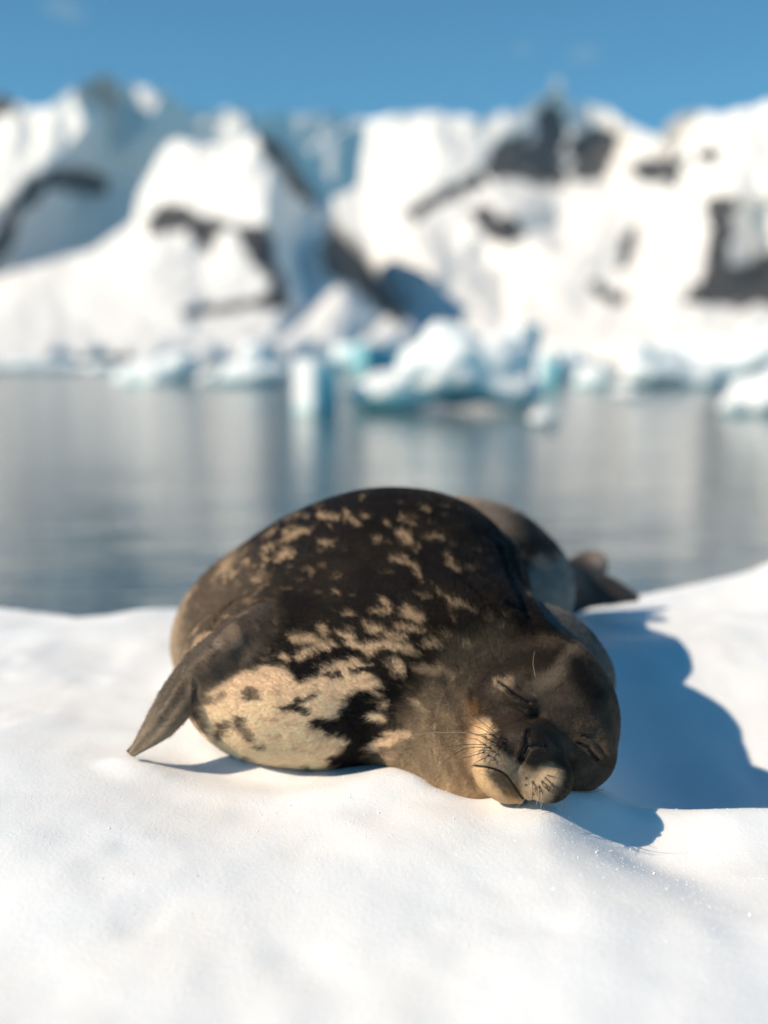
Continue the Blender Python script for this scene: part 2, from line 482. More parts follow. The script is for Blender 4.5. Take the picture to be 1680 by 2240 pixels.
GROOVES += [(on(off(SLIT_L, 9)), -0.0038, 0.0055), (on(off(SLIT_L, -9)), -0.0038, 0.0055), (on(off(SLIT_L, 19)), 0.0030, 0.0050), (on(off(SLIT_L, -20)), 0.0030, 0.0050),
            (on(off(SLIT_R, 10)), -0.0040, 0.0060), (on(off(SLIT_R, -10)), -0.0040, 0.0060), (on(off(SLIT_R, -21)), 0.0035, 0.0055),
            (on(off(NOS_L, 8)), -0.0030, 0.0050), (on(off(NOS_R, 8)), -0.0030, 0.0050),
            (on(off(MOUTH, 9)), -0.0030, 0.0060), (on(off(MOUTH, -9)), -0.0030, 0.0060),
            # folds of the heavy skin
            (on(zz(Z2, (620, 1030), (520, 1075), (420, 1125), (390, 1180))), 0.012, 0.016), (on(zz(Z2, (760, 480), (640, 620), (560, 740), (500, 830))), 0.007, 0.020),
            (on(zz(Z2, (620, 470), (520, 600), (440, 760), (400, 880))), 0.007, 0.018), (on(zz(Z2, (700, 900), (640, 980), (560, 1020))), 0.008, 0.016),
            (on(zz(Z3, (300, 650), (450, 720), (620, 800), (760, 880), (840, 940))), 0.007, 0.016), (on(zz(Z3, (560, 600), (680, 720), (800, 820), (900, 880))), 0.008, 0.014),
            (on(zz(Z3, (180, 720), (330, 800), (480, 900), (600, 960))), 0.005, 0.014), (on(zz(Z1, (60, 560), (180, 700), (300, 880), (420, 1120))), 0.006, 0.014),
            (on(zz(Z1, (-100, 700), (20, 860), (120, 1020), (200, 1130))), 0.006, 0.014), (on(zz(Z1, (250, 480), (330, 640), (380, 800))), 0.005, 0.012)]
rndw = np.random.default_rng(3)
for X, Y in [(150, 930), (60, 860), (240, 1000), (320, 1100), (180, 1060), (90, 990), (260, 880), (330, 960), (40, 1040), (420, 200), (300, 330), (520, 260)]:
    dx, dy = rndw.uniform(40, 90), rndw.uniform(50, 110)
    GROOVES.append((on(zz(Z1, (X - dx, Y - dy), (X + rndw.uniform(-20, 20), Y), (X + dx * 0.7, Y + dy))), 0.0035, 0.0075))
_all = pl(np.concatenate(_pend)); _cut = np.cumsum([len(q) for q in _pend])[:-1]
_lines = np.split(_all, _cut)
GROOVES = [(_lines[i], A_, w_) for i, A_, w_ in GROOVES]
HCc = HC.copy()
def features(p, near_only=False):
    d = np.zeros(len(p))
    m = (np.linalg.norm(p - HCc, axis=1) < 0.75)
    q = p[m]; acc = np.zeros(len(q))
    for L, A, wd in GROOVES:
        c = L.mean(0); R = np.abs(L - c).max() * 1.8 + 4 * wd
        k = np.linalg.norm(q - c, axis=1) < R
        if not k.any(): continue
        ds = dist_line(q[k], L)
        acc[k] += A * np.exp(-(ds / wd) ** 2)
    d[m] = acc
    # loose skin: slow undulation, neck wrinkles
    d += 0.006 * vnoise(p, 5.5, 5) + 0.0025 * vnoise(p, 14, 6)
    wn = np.exp(-(np.linalg.norm(p - at(1000, 1600, 2.45), axis=1) / 0.16) ** 2)
    d += wn * 0.0035 * fbm(p * np.array([1.6, 1.0, 0.9]), 34, 3, 8)
    return d
def sdf_full(p):
    return sdf_base(p) + features(p)

def refine(V, F, sel):
    """quads selected in sel are split in four; neighbours keep the new points on their rim"""
    q = F[sel]
    E = np.concatenate([q[:, [0, 1]], q[:, [1, 2]], q[:, [2, 3]], q[:, [3, 0]]])
    Es = np.sort(E, 1); key = Es[:, 0].astype(np.int64) * (len(V) + 1) + Es[:, 1]
    uk, first, inv = np.unique(key, return_index=True, return_inverse=True)
    mid = (V[Es[first, 0]] + V[Es[first, 1]]) / 2
    m = len(q); base = len(V); cb = base + len(mid)
    cen = V[q].mean(1)
    e = (inv.reshape(4, m) + base); c = np.arange(m) + cb
    newq = np.concatenate([np.stack([q[:, 0], e[0], c, e[3]], -1), np.stack([e[0], q[:, 1], e[1], c], -1),
                           np.stack([c, e[1], q[:, 2], e[2]], -1), np.stack([e[3], c, e[2], q[:, 3]], -1)])
    V2 = np.concatenate([V, mid, cen])
    rest = F[~sel]
    ngons = []
    if len(rest):
        split = []
        for a, b in ((0, 1), (1, 2), (2, 3), (3, 0)):
            r = np.sort(rest[:, [a, b]], 1); kk = r[:, 0].astype(np.int64) * (len(V) + 1) + r[:, 1]
            pos = np.clip(np.searchsorted(uk, kk), 0, len(uk) - 1)
            split.append(np.where(uk[pos] == kk, pos + base, -1))
        split = np.stack(split, 1)
        has = (split >= 0).any(1)
        for f, s in zip(rest[has], split[has]):
            g = []
            for i in range(4):
                g.append(int(f[i]))
                if s[i] >= 0: g.append(int(s[i]))
            ngons.append(g)
        rest = rest[~has]
    return V2, np.concatenate([newq, rest]), ngons
def normals(V, F):
    n = np.cross(V[F[:, 2]] - V[F[:, 0]], V[F[:, 3]] - V[F[:, 1]])
    N = np.zeros_like(V)
    for i in range(4): np.add.at(N, F[:, i], n)
    return N / (np.linalg.norm(N, axis=1, keepdims=True) + 1e-12)
def snap(V, F, fn, it=2):
    for _ in range(it):
        N = normals(V, F)
        d = np.concatenate([fn(c) for c in np.array_split(V, max(1, len(V) // 60000))])
        V = V - N * np.clip(d, -0.01, 0.01)[:, None] * 0.9
    return V
sv, sf = surface_nets(sdf_base, (-0.75, 2.05, -0.14), (1.0, 4.25, 0.66), 0.0145)
sv = snap(sv, sf, sdf_base, 1)
sv, sf, _ = refine(sv, sf, np.ones(len(sf), bool))
sv = snap(sv, sf, sdf_base, 1)
def in_view(c, n, lim):
    v = np.array([0, 0, CAM_H]) - c
    return (n * v).sum(1) / np.linalg.norm(v, axis=1) > lim
fc = sv[sf].mean(1); fn_ = normals(sv, sf)[sf[:, 0]]
sv, sf, sng = refine(sv, sf, in_view(fc, fn_, -0.4) & (fc[:, 2] > -0.06))
sv = snap(sv, sf, sdf_full, 2)
fc = sv[sf].mean(1); fn_ = normals(sv, sf)[sf[:, 0]]
selh = (np.linalg.norm(fc - at(1170, 1610, 2.32), axis=1) < 0.20) & (fc[:, 1] < 2.46) & in_view(fc, fn_, -0.25)
gset = np.zeros(len(sv), bool)
for g in sng: gset[g] = True
selh &= ~gset[sf].any(1)
sv, sf, sng2 = refine(sv, sf, selh)
sng = sng + sng2
sv = snap(sv, sf, sdf_full, 1)
SN = normals(sv, sf)
print('seal verts', len(sv), 'faces', len(sf), len(sng))
# ------------------------------------------------------------------ coat pattern (surface colour kept on the mesh)
def poly_sd(x, y, pts):
    """signed distance in photo pixels to a polygon, negative inside"""
    P = np.array(pts, float); best = np.full(len(x), 1e18); ins = np.zeros(len(x), bool)
    for (x0, y0), (x1, y1) in zip(P, np.roll(P, -1, 0)):
        ex, ey = x1 - x0, y1 - y0
        t = np.clip(((x - x0) * ex + (y - y0) * ey) / (ex * ex + ey * ey + 1e-9), 0, 1)
        best = np.minimum(best, (x - x0 - t * ex) ** 2 + (y - y0 - t * ey) ** 2)
        c = ((y0 > y) != (y1 > y)) & (x < ex * (y - y0) / (ey if ey else 1e-9) + x0)
        ins ^= c
    return np.where(ins, -1, 1) * np.sqrt(best)
def line_d(x, y, pts):
    best = np.full(len(x), 1e18)
    if len(pts) == 1: return np.hypot(x - pts[0][0], y - pts[0][1])
    for (x0, y0), (x1, y1) in zip(pts[:-1], pts[1:]):
        ex, ey = x1 - x0, y1 - y0
        t = np.clip(((x - x0) * ex + (y - y0) * ey) / (ex * ex + ey * ey + 1e-9), 0, 1)
        best = np.minimum(best, (x - x0 - t * ex) ** 2 + (y - y0 - t * ey) ** 2)
    return np.sqrt(best)

def lerp(c, col, w): return c + (np.array(col) - c) * w[:, None]
CREAM = (0.82, 0.62, 0.44); DARK = (0.0062, 0.0046, 0.0036); BROWN = (0.075, 0.058, 0.045); TAUPE = (0.155, 0.118, 0.083)

def paint(p, N):
    px, py = project(p)
    na = fbm(p, 30, 3, 21); nb = fbm(p, 30, 3, 22); nf = fbm(p, 95, 2, 23); ng = fbm(p, 95, 2, 24)
    nh = fbm(p, 210, 2, 25); wx = px + 17 * na + 9 * nf + 4 * nh; wy = py + 11 * nb + 7 * ng + 3 * fbm(p, 210, 2, 26)
    c = np.tile(np.array(DARK), (len(p), 1))
    mott = fbm(p, 9, 3, 31)
    c = lerp(c, (0.0135, 0.0100, 0.0076), sstep(0.05, 0.45, mott))
    # left flank: brown with pale streaks running down
    wl = sstep(640, 470, wx) * sstep(1150, 1260, wy)
    st = fbm(np.stack([(px + 0.35 * py) / 30 + na, py / 95 + nb, 0 * px], -1), 1.0, 3, 41)
    c = lerp(c, (0.10, 0.076, 0.056), 0.85 * wl)
    c = lerp(c, (0.40, 0.30, 0.21), wl * sstep(0.06, 0.28, st) * 0.85)
    c = lerp(c, (0.42, 0.34, 0.25), sstep(430, 350, px + 10 * na) * sstep(1270, 1360, py) * 0.9)  # pale left outline: rim light put into the coat colour
    # pale belly
    main = zz(Z2, (540, 1110), (640, 1035), (800, 1015), (900, 1030), (960, 1085), (1050, 1070), (1080, 1010), (1200, 975), (1310, 1000), (1240, 1040), (1390, 1090), (1330, 1130),
              (1390, 1155), (1270, 1140), (1170, 1180), (1200, 1205), (1150, 1262), (1020, 1280), (1030, 1315), (1100, 1350), (1200, 1365), (1200, 1405), (1110, 1480), (1100, 1560),
              (960, 1600), (800, 1600), (640, 1560), (520, 1480), (470, 1380), (440, 1290), (430, 1180), (470, 1140))
    pale = sstep(7, -7, poly_sd(wx, wy, main))
    spots = [((1360, 680), (1405, 700), (1400, 745), (1350, 740), 22), ((1510, 735), (1560, 770), 30), ((1450, 812), (1570, 830), 17), ((1390, 862), (1500, 868), 17), ((1295, 800), (1360, 830), 16),
             ((1070, 815), (1095, 850), 26), ((940, 880), (1020, 870), (1080, 910), 22), ((960, 960), (1020, 930), 24), ((1170, 850), (1230, 890), (1300, 935), 24), ((1310, 925), (1420, 905), (1520, 930), 26),
             ((1440, 985), (1470, 1030), 26), ((860, 955), (900, 985), 14), ((1100, 890), (1150, 880), 16), ((1580, 1030), (1650, 1030), 20), ((1400, 1200), 20), ((1320, 1250), (1390, 1270), 22),
             ((1340, 1410), (1500, 1360), 34), ((1570, 1200), (1600, 1240), 22), ((1620, 895), (1659, 900), 18), ((1200, 740), (1240, 745), 9), ((1400, 1340), (1460, 1350), 16), ((1420, 1450), (1440, 1470), 12),
             # back
             ((1050, 245), (1150, 260), 20), ((1190, 235), (1240, 290), 17), ((905, 320), (900, 370), (940, 340), 24), ((960, 335), (1020, 330), 14), ((830, 400), (760, 410), 14), ((790, 425), (770, 490), 20),
             ((870, 460), (905, 430), 24), ((1075, 385), (1130, 385), 15), ((690, 490), 20), ((1005, 525), 12), ((1290, 255), 17), ((1385, 300), 18), ((1460, 350), (1500, 380), 22), ((1345, 365), 15),
             ((1120, 310), 10), ((980, 260), 16), ((1490, 265), (1500, 300), 15), ((840, 300), (790, 350), 9), ((1140, 630), 11), ((1550, 420), 13), ((620, 520), 18), ((720, 560), (760, 580), 10),
             ((880, 270), (940, 235), 10), ((1270, 170), 12), ((1050, 200), 9)]
    sp3 = [((340, 215), 24), ((110, 300), 20), ((205, 265), (240, 320), 17), ((65, 385), 20), ((190, 370), (240, 390), (215, 420), 20), ((270, 455), 16), ((390, 370), (430, 405), 13),
           ((150, 490), (230, 520), (270, 560), (310, 615), 15), ((460, 490), (480, 530), (530, 575), 16), ((420, 690), (500, 740), (600, 785), 13), ((480, 745), (540, 750), 16), ((400, 985), 22),
           ((545, 1005), (590, 1000), 16), ((500, 850), 14), ((460, 940), 14), ((600, 560), 8), ((320, 730), (350, 720), 8), ((760, 890), 12), ((650, 800), 12), ((930, 150), 10)]
    for lst, fn, sc_ in ((spots, Z2, 0.434), (sp3, Z3, 0.3858)):
        for s in lst:
            pts = [fn(*q) for q in s[:-1]]; r = s[-1] * sc_ * (0.64 if pts[0][1] < 1320 else 0.80)
            soft = 6.5
            pale = np.maximum(pale, sstep(r + soft, r - soft, line_d(wx, wy, pts)) * (1.0 if py is None else 1))
    for s in [((680, 1150), (740, 1165), 30), ((950, 1170), (930, 1200), (985, 1235), 20), ((870, 1215), (930, 1200), 14), ((970, 1170), (1050, 1160), 13), ((640, 1280), (680, 1330), (720, 1360), 24),
              ((570, 1310), (560, 1360), 26), ((740, 1400), (770, 1415), 10), ((480, 1180), (570, 1170), 18), ((1100, 1055), (1160, 1050), 14), ((1240, 1030), (1340, 1040), 17), ((985, 1520), 16),
              ((680, 1480), (710, 1500), 8), ((1050, 960), (1160, 950), 22), ((1110, 860), (1170, 890), 12), ((640, 1190), 5), ((440, 1230), (470, 1330), 16)]:
        pts = [Z2(*q) for q in s[:-1]]; r = s[-1] * 0.434 * 1.22
        pale = pale * (1 - 0.93 * sstep(r + 4, r - 4, line_d(wx, wy, pts)))
    pale = pale * (1 - 0.3 * sstep(0.32, 0.5, fbm(p * np.array([1.0, 1.0, 1.6]), 60, 2, 27)))
    pale = np.maximum(pale, 0.22 * sstep(0.36, 0.52, fbm(p * np.array([0.7, 1.0, 1.8]), 40, 3, 28)) * sstep(0.05, 0.3, mott + 0.2))
    # behind / away from the lens: the same kind of blotches from noise
    view = np.array([0, 0, CAM_H]) - p; view /= np.linalg.norm(view, axis=1, keepdims=True)
    facing = sstep(-0.05, 0.25, (N * view).sum(1))
    hind = ((p[:, 0] > 0.22) & (p[:, 1] > 3.05)) | (p[:, 1] > 3.45)
    facing = facing * ~hind
    blot = sstep(0.16, 0.3, fbm(p, 13, 3, 51) - 0.25 * sstep(0.15, 0.4, p[:, 2]))
    pale = pale * facing + blot * (1 - facing)
    cream = lerp(np.tile(np.array(CREAM), (len(p), 1)), (0.29, 0.215, 0.145), sstep(1560, 1340, py) * 0.92)
    c = c + (cream - c) * pale[:, None]
    # hind body grey, seen past the shoulder
    wh = hind * sstep(0.34, 0.28, p[:, 2] + 0.03 * na)
    c = lerp(c, (0.22, 0.215, 0.20), 0.85 * wh * sstep(0.62, 0.52, p[:, 0]))
    c = lerp(c, (0.05, 0.045, 0.042), hind * sstep(0.53, 0.60, p[:, 0]))
    c = lerp(c, (0.45, 0.33, 0.27), np.exp(-(np.linalg.norm(p - np.array([0.72, 3.99, 0.185]), axis=1) / 0.04) ** 2))
    c = lerp(c, (0.45, 0.35, 0.27), hind * sstep(0.33, 0.40, p[:, 2] + 0.03 * na) * sstep(0.42, 0.30, p[:, 0]) * 0.5)  # sunlit rim along the hind body's top, painted into the coat
    # nape on the far side of the head
    wn = sstep(0.03, -0.01, ell(p.astype(f32), (0.315, 2.72, 0.085), (0.225, 0.21, 0.225))) * sstep(0.30, 0.36, p[:, 0])
    c = lerp(c, (0.12, 0.115, 0.11), wn)
    c = lerp(c, (0.36, 0.36, 0.36), wn * sstep(0.10, 0.28, fbm(p, 17, 3, 61)) * sstep(0.10, 0.03, p[:, 2]))
    # neck and throat, taupe
    wk = sstep(45, -30, poly_sd(wx, wy, [(885, 1590), (940, 1480), (1000, 1405), (1100, 1380), (1120, 1440), (1060, 1540), (1060, 1700), (1120, 1800), (800, 1780), (830, 1680)])) * (p[:, 1] < 2.75)
    grad = sstep(1440, 1700, py + 25 * na)
    ncol = lerp(np.tile(np.array((0.085, 0.068, 0.052)), (len(p), 1)), (0.32, 0.24, 0.16), grad)
    ncol = lerp(ncol, (0.52, 0.37, 0.23), sstep(1680, 1745, py))
    c = c + (ncol - c) * (wk * (1 - 0.65 * pale))[:, None]
    for s in [((110, 215), (200, 222), 20), ((330, 245), (385, 240), 16), ((40, 390), (230, 390), 28), ((240, 430), (290, 420), 24), ((40, 620), (90, 690), 24), ((215, 690), (250, 690), 16), ((0, 270), (40, 280), 22)]:
        pts = [Z1(*q) for q in s[:-1]]; r = s[-1] * 0.3255
        c = lerp(c, (0.27, 0.21, 0.145), 0.8 * sstep(r + 6, r - 6, line_d(wx, wy, pts)))
    # fore flipper
    fl = blade(p.astype(f32), FL, FLW, FLT, FLN)
    wf = sstep(0.018, 0.002, fl)
    fcol = lerp(np.tile(np.array((0.06, 0.047, 0.038)), (len(p), 1)), (0.20, 0.165, 0.125), sstep(1500, 1640, py + 30 * na))
    fcol = lerp(fcol, (0.17, 0.13, 0.10), sstep(0.1, 0.4, fbm(p, 22, 2, 71)) * 0.6)
    c = c + (fcol - c) * (wf * sstep(640, 540, px))[:, None]
    # head
    hd = sdf_head(p.astype(f32)); wh = sstep(0.03, 0.006, hd) * sstep(2.60, 2.50, p[:, 1])
    q = (p - HC) @ HR
    hx, hy = px + 7 * na + 3 * nf, py + 6 * nb + 3 * ng
    hc = np.tile(np.array((0.088, 0.068, 0.053)), (len(p), 1))
    hc = hc * (1 + 0.5 * fbm(p * np.array([1.0, 1.0, 1.7]), 38, 3, 91))[:, None]
    hc = lerp(hc, (0.024, 0.019, 0.016), sstep(40, 10, line_d(hx, hy, zz(Z1, (420, 560), (480, 420), (600, 350), (800, 330), (980, 320)))) * 0.9)
    hc = lerp(hc, (0.030, 0.023, 0.019), sstep(34, 8, line_d(hx, hy, zz(Z1, (500, 620), (580, 690), (700, 650), (800, 640)))) * 0.8)
    hc = lerp(hc, (0.25, 0.20, 0.15), sstep(30, 4, line_d(hx, hy, zz(Z1, (820, 520), (950, 440), (1040, 330), (1100, 260)))) * 0.75)
    hc = lerp(hc, (0.016, 0.014, 0.014), sstep(40, 10, line_d(hx, hy, zz(Z1, (1110, 370), (1160, 480), (1210, 560)))) * 0.9)
    hc = lerp(hc, (0.34, 0.255, 0.185), sstep(16, 4, line_d(hx, hy, zz(Z1, (590, 480), (620, 500), (655, 470)))))
    hc = lerp(hc, (0.12, 0.092, 0.068), sstep(16, 3, line_d(hx, hy, zz(Z1, (800, 520), (840, 580)))) * 0.6)
    # snout
    mz = sstep(45, 20, np.abs(line_d(px, py, [(1130, 1640), (1160, 1690)]) - 0) - 60)
    hc = lerp(hc, (0.030, 0.023, 0.018), mz)
    hc = lerp(hc, (0.64, 0.48, 0.31), sstep(30, -4, line_d(hx + 5 * nf, hy + 5 * ng, zz(Z1, (465, 810), (430, 900), (440, 1000))) - 14))
    hc = lerp(hc, (0.36, 0.275, 0.19), 0.85 * sstep(22, 0, line_d(hx, hy, zz(Z1, (530, 960), (620, 1020), (700, 1080), (800, 1120))) - 10))
    hc = lerp(hc, (0.58, 0.45, 0.31), sstep(26, -4, line_d(hx, hy, zz(Z1, (780, 1220), (870, 1185), (930, 1110))) - 14))
    hc = lerp(hc, (0.62, 0.46, 0.29), sstep(10, -10, poly_sd(hx, hy, zz(Z1, (400, 1030), (520, 1050), (600, 1080), (650, 1120), (690, 1180), (750, 1270), (720, 1300), (560, 1290), (440, 1180)))))
    hc = lerp(hc, (0.085, 0.06, 0.04), 0.8 * sstep(10, -8, poly_sd(hx, hy, zz(Z1, (500, 1055), (600, 1085), (650, 1120), (700, 1190), (725, 1245), (640, 1215), (560, 1160)))))
    hc = lerp(hc, (0.10, 0.072, 0.048), 0.85 * sstep(22, 4, line_d(hx, hy, zz(Z1, (560, 1085), (640, 1130), (690, 1200)))))
    for s in ([Z1(425, 720), Z1(400, 790)], [Z1(720, 1250), Z1(690, 1220)], [Z1(410, 640)]):
        ww = sstep(30, 2, line_d(hx, hy, s)) * (0.28 if s[0][1] < 1700 else 0.3)
        hc = lerp(hc, (0.34, 0.17, 0.045), ww); c = lerp(c, (0.30, 0.16, 0.055), ww * 0.8)
    c = c + (hc - c) * wh[:, None]
    for s, r in ((SLIT_L, 3.2), (SLIT_R, 4.0), (NOS_L, 4.5), (NOS_R, 4.0), (MOUTH, 2.4)):
        c = lerp(c, (0.006, 0.005, 0.005), sstep(r + 2.5, r - 1.5, line_d(px + 0.6 * nf, py + 0.6 * ng, s)) * wh * (p[:, 1] < 2.45))
    for X, Y in WSPOTS:
        c = lerp(c, (0.010, 0.008, 0.007), sstep(4.2, 2.0, np.hypot(px - Z1(X, Y)[0], py - Z1(X, Y)[1])) * wh * 0.85 * (p[:, 1] < 2.4))
    # fine tone of the fur
    c = c * (1 + 0.16 * fbm(p, 160, 2, 81) + 0.07 * fbm(p, 45, 2, 82))[:, None]
    c = c * np.where((hind | (wn > 0.3))[:, None], 1.0, np.array([1.04, 0.97, 0.88]))
    return np.clip(c, 0.004, 0.82)
WSPOTS = [(500, 835), (545, 870), (495, 890), (530, 910), (490, 938), (525, 962), (560, 935), (600, 910), (575, 890), (620, 880), (590, 955), (630, 920), (560, 985), (600, 840), (560, 830), (635, 850),
          (775, 1110), (815, 1135), (860, 1165), (770, 1155), (830, 1180), (880, 1135), (905, 1165), (925, 1185), (870, 1200), (820, 1215), (940, 1155), (900, 1110)]
# ------------------------------------------------------------------ mountains across the bay
def mountain_material():
    k = NT('mountain_snow_rock')
    a = k.n('ShaderNodeAttribute', attribute_name='rock_and_shade')
    p = k.pos()
    n = k.noise(0.03, 4, 0.6, p)
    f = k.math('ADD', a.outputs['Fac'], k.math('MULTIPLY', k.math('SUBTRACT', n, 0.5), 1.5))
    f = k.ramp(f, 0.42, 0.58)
    rock_and_shade = k.mix(k.noise(0.05, 4, 0.6, p), (0.028, 0.030, 0.036), (0.095, 0.085, 0.08))
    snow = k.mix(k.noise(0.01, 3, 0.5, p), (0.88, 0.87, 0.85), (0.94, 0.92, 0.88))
    c = k.mix(f, snow, rock_and_shade)
    nb = k.bump(k.noise(0.06, 5, 0.6, p), 0.5, 6.0)
    return k.finish(k.principled(c, 0.75, nb, Specular_IOR_Level=0.2))
MOUNT = mountain_material()
DS = 0.5
def mountain(name, label, outline, inner, rocks, level=4, rough=1.0, seed=0):
    pts = [Vector((x, -y)) for x, y, _ in outline + inner]
    Yv = np.array([q[2] * DS for q in outline + inner], float)
    no = len(outline)
    r = geometry.delaunay_2d_cdt(pts, [], [list(range(no))], 1, 1e-4)
    V2 = np.array([(v.x, -v.y) for v in r[0]]); orig = r[3]
    Yo = np.array([np.mean([Yv[i] for i in o]) if o else 0 for o in orig])
    T = np.array(r[2])
    V = np.column_stack([V2, Yo])                      # photo x, photo y, distance
    for _ in range(level):
        E = np.sort(np.concatenate([T[:, [0, 1]], T[:, [1, 2]], T[:, [2, 0]]]), 1)
        u, inv = np.unique(E, axis=0, return_inverse=True); inv = inv.reshape(3, -1) + len(V)
        V = np.concatenate([V, (V[u[:, 0]] + V[u[:, 1]]) / 2])
        a, b, c = T.T; x, y, z = inv
        T = np.concatenate([np.stack(q, -1) for q in ((a, x, z), (x, b, y), (z, y, c), (x, y, z))])
    # relax the flat facets a little
    E = np.sort(np.concatenate([T[:, [0, 1]], T[:, [1, 2]], T[:, [2, 0]]]), 1)
    u, cnt = np.unique(E, axis=0, return_counts=True)
    bnd = np.zeros(len(V), bool); bnd[u[cnt == 1].ravel()] = True
    for _ in range(5 * level):
        s = np.zeros(len(V)); n = np.zeros(len(V))
        np.add.at(s, u[:, 0], V[u[:, 1], 2]); np.add.at(s, u[:, 1], V[u[:, 0], 2]); np.add.at(n, u.ravel(), 1)
        V[:, 2] = np.where(bnd, V[:, 2], 0.5 * V[:, 2] + 0.5 * s / n)
    q = np.column_stack([V[:, 0], V[:, 1], np.zeros(len(V))])
    V[:, 2] *= 1 + rough * (0.030 * (np.abs(fbm(q * np.array([1.0, 0.55, 1.0]), 1 / 75, 3, seed + 1)) - 0.2) + 0.020 * fbm(q, 1 / 120, 3, seed + 6) + 0.009 * fbm(q, 1 / 30, 3, seed + 2))
    wx = V[:, 0] + 22 * fbm(q, 1 / 32, 4, seed + 3); wy = V[:, 1] + 20 * fbm(q, 1 / 32, 4, seed + 4)
    rock_and_shade = np.zeros(len(V))
    for poly in rocks: rock_and_shade = np.maximum(rock_and_shade, sstep(20, -8, poly_sd(wx, wy, poly)))
    rock_and_shade = np.maximum(rock_and_shade, 0.9 * (bnd & (V[:, 1] > 742) & (V[:, 0] < 290)))  # dark foot of the left shore: painted shade of its ice cliff
    V[:, 2] *= 1 + 0.010 * rock_and_shade                        # cliffs stand a little back
    top = V[:, 1] < 740
    sil = bnd & top
    jx, jy = V[:, 0].copy(), V[:, 1].copy()
    jy[sil] += 9 * rough * fbm(q[sil], 1 / 26, 4, seed + 5)
    W = at(jx, jy, V[:, 2])
    W[:, 2] = np.where(bnd & (V[:, 1] > 742), WATER_Z - 3, W[:, 2])
    # far side: the rim runs back and down to the sea
    be = u[cnt == 1]; nb = np.unique(be); mp = {int(b): len(W) + i for i, b in enumerate(nb)}
    back = W[nb].copy(); back[:, 0] *= 1.12; back[:, 1] = back[:, 1] * 1.12 + 250; back[:, 2] = WATER_Z - 4
    W = np.concatenate([W, back]); rock_and_shade = np.concatenate([rock_and_shade, np.zeros(len(back))])
    F = T.tolist() + [[int(a), int(b), mp[int(b)], mp[int(a)]] for a, b in be]
    o = link_mesh(name, W, F, MOUNT)
    vflt(o.data, 'rock_and_shade', rock_and_shade)
    bpy.context.view_layer.objects.active = o
    return tag(o, label, kind='structure')

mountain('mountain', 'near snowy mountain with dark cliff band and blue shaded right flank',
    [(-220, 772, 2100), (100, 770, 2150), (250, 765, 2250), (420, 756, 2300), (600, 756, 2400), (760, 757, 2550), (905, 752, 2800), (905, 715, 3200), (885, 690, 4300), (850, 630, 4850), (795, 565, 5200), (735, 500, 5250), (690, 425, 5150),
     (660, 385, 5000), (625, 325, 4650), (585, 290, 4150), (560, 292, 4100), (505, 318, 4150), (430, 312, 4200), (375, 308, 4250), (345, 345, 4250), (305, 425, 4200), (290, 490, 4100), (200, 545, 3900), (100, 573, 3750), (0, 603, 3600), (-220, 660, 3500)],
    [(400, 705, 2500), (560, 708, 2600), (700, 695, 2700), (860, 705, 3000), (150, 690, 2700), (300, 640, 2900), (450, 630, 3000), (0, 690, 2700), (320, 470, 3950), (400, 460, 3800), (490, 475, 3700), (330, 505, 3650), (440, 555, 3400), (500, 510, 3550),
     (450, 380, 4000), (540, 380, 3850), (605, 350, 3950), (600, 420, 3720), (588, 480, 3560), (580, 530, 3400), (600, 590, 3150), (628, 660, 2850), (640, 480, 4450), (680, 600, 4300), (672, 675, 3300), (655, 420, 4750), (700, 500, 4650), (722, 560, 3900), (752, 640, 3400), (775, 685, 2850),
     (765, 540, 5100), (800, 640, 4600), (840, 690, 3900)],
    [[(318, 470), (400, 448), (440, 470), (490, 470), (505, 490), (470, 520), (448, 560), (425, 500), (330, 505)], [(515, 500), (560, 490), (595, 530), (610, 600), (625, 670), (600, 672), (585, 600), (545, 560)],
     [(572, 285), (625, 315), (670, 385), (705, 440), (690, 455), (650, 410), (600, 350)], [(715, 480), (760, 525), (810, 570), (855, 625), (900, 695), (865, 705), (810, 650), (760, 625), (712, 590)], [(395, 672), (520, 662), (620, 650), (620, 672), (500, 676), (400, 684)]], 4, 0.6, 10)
mountain('mountain', 'tall snowy peak at the far left behind the near mountain',
    [(-260, 760, 5600), (420, 760, 6000), (560, 600, 8200), (540, 300, 9200), (530, 250, 9300), (480, 245, 9300), (425, 272, 9200), (378, 208, 8900), (335, 196, 8700), (292, 186, 8700), (262, 190, 8500), (232, 160, 8000), (165, 192, 7700), (112, 232, 7600), (62, 240, 7700), (0, 205, 7800), (-260, 290, 7800)],
    [(-100, 500, 6600), (0, 420, 6900), (80, 310, 7300), (190, 275, 7400), (132, 370, 7050), (55, 460, 6750), (0, 540, 6500), (255, 240, 8600), (235, 350, 8300), (150, 460, 7800), (60, 570, 7200), (310, 420, 8400), (260, 560, 7600), (330, 260, 8400), (300, 310, 8300), (420, 400, 8900), (380, 320, 8800)],
    [[(55, 390), (130, 375), (235, 385), (235, 412), (120, 410), (60, 450), (30, 500), (0, 560), (-60, 600), (0, 510)], [(-60, 215), (0, 205), (30, 240), (-20, 270)]], 4, 0.55, 30)
mountain('mountain', 'distant pale blue snow range along the skyline',
    [(250, 760, 14000), (950, 760, 18000), (1000, 300, 21500), (820, 262, 20500), (760, 258, 20000), (715, 246, 19500), (655, 252, 19000), (600, 248, 18500), (560, 252, 18200), (520, 236, 17800), (470, 246, 17400), (400, 240, 16800), (330, 262, 16300), (250, 300, 15600)],
    [(520, 300, 17300), (720, 300, 18900), (640, 400, 18300), (450, 420, 16200), (780, 420, 18800)], [], 4, 0.5, 50)
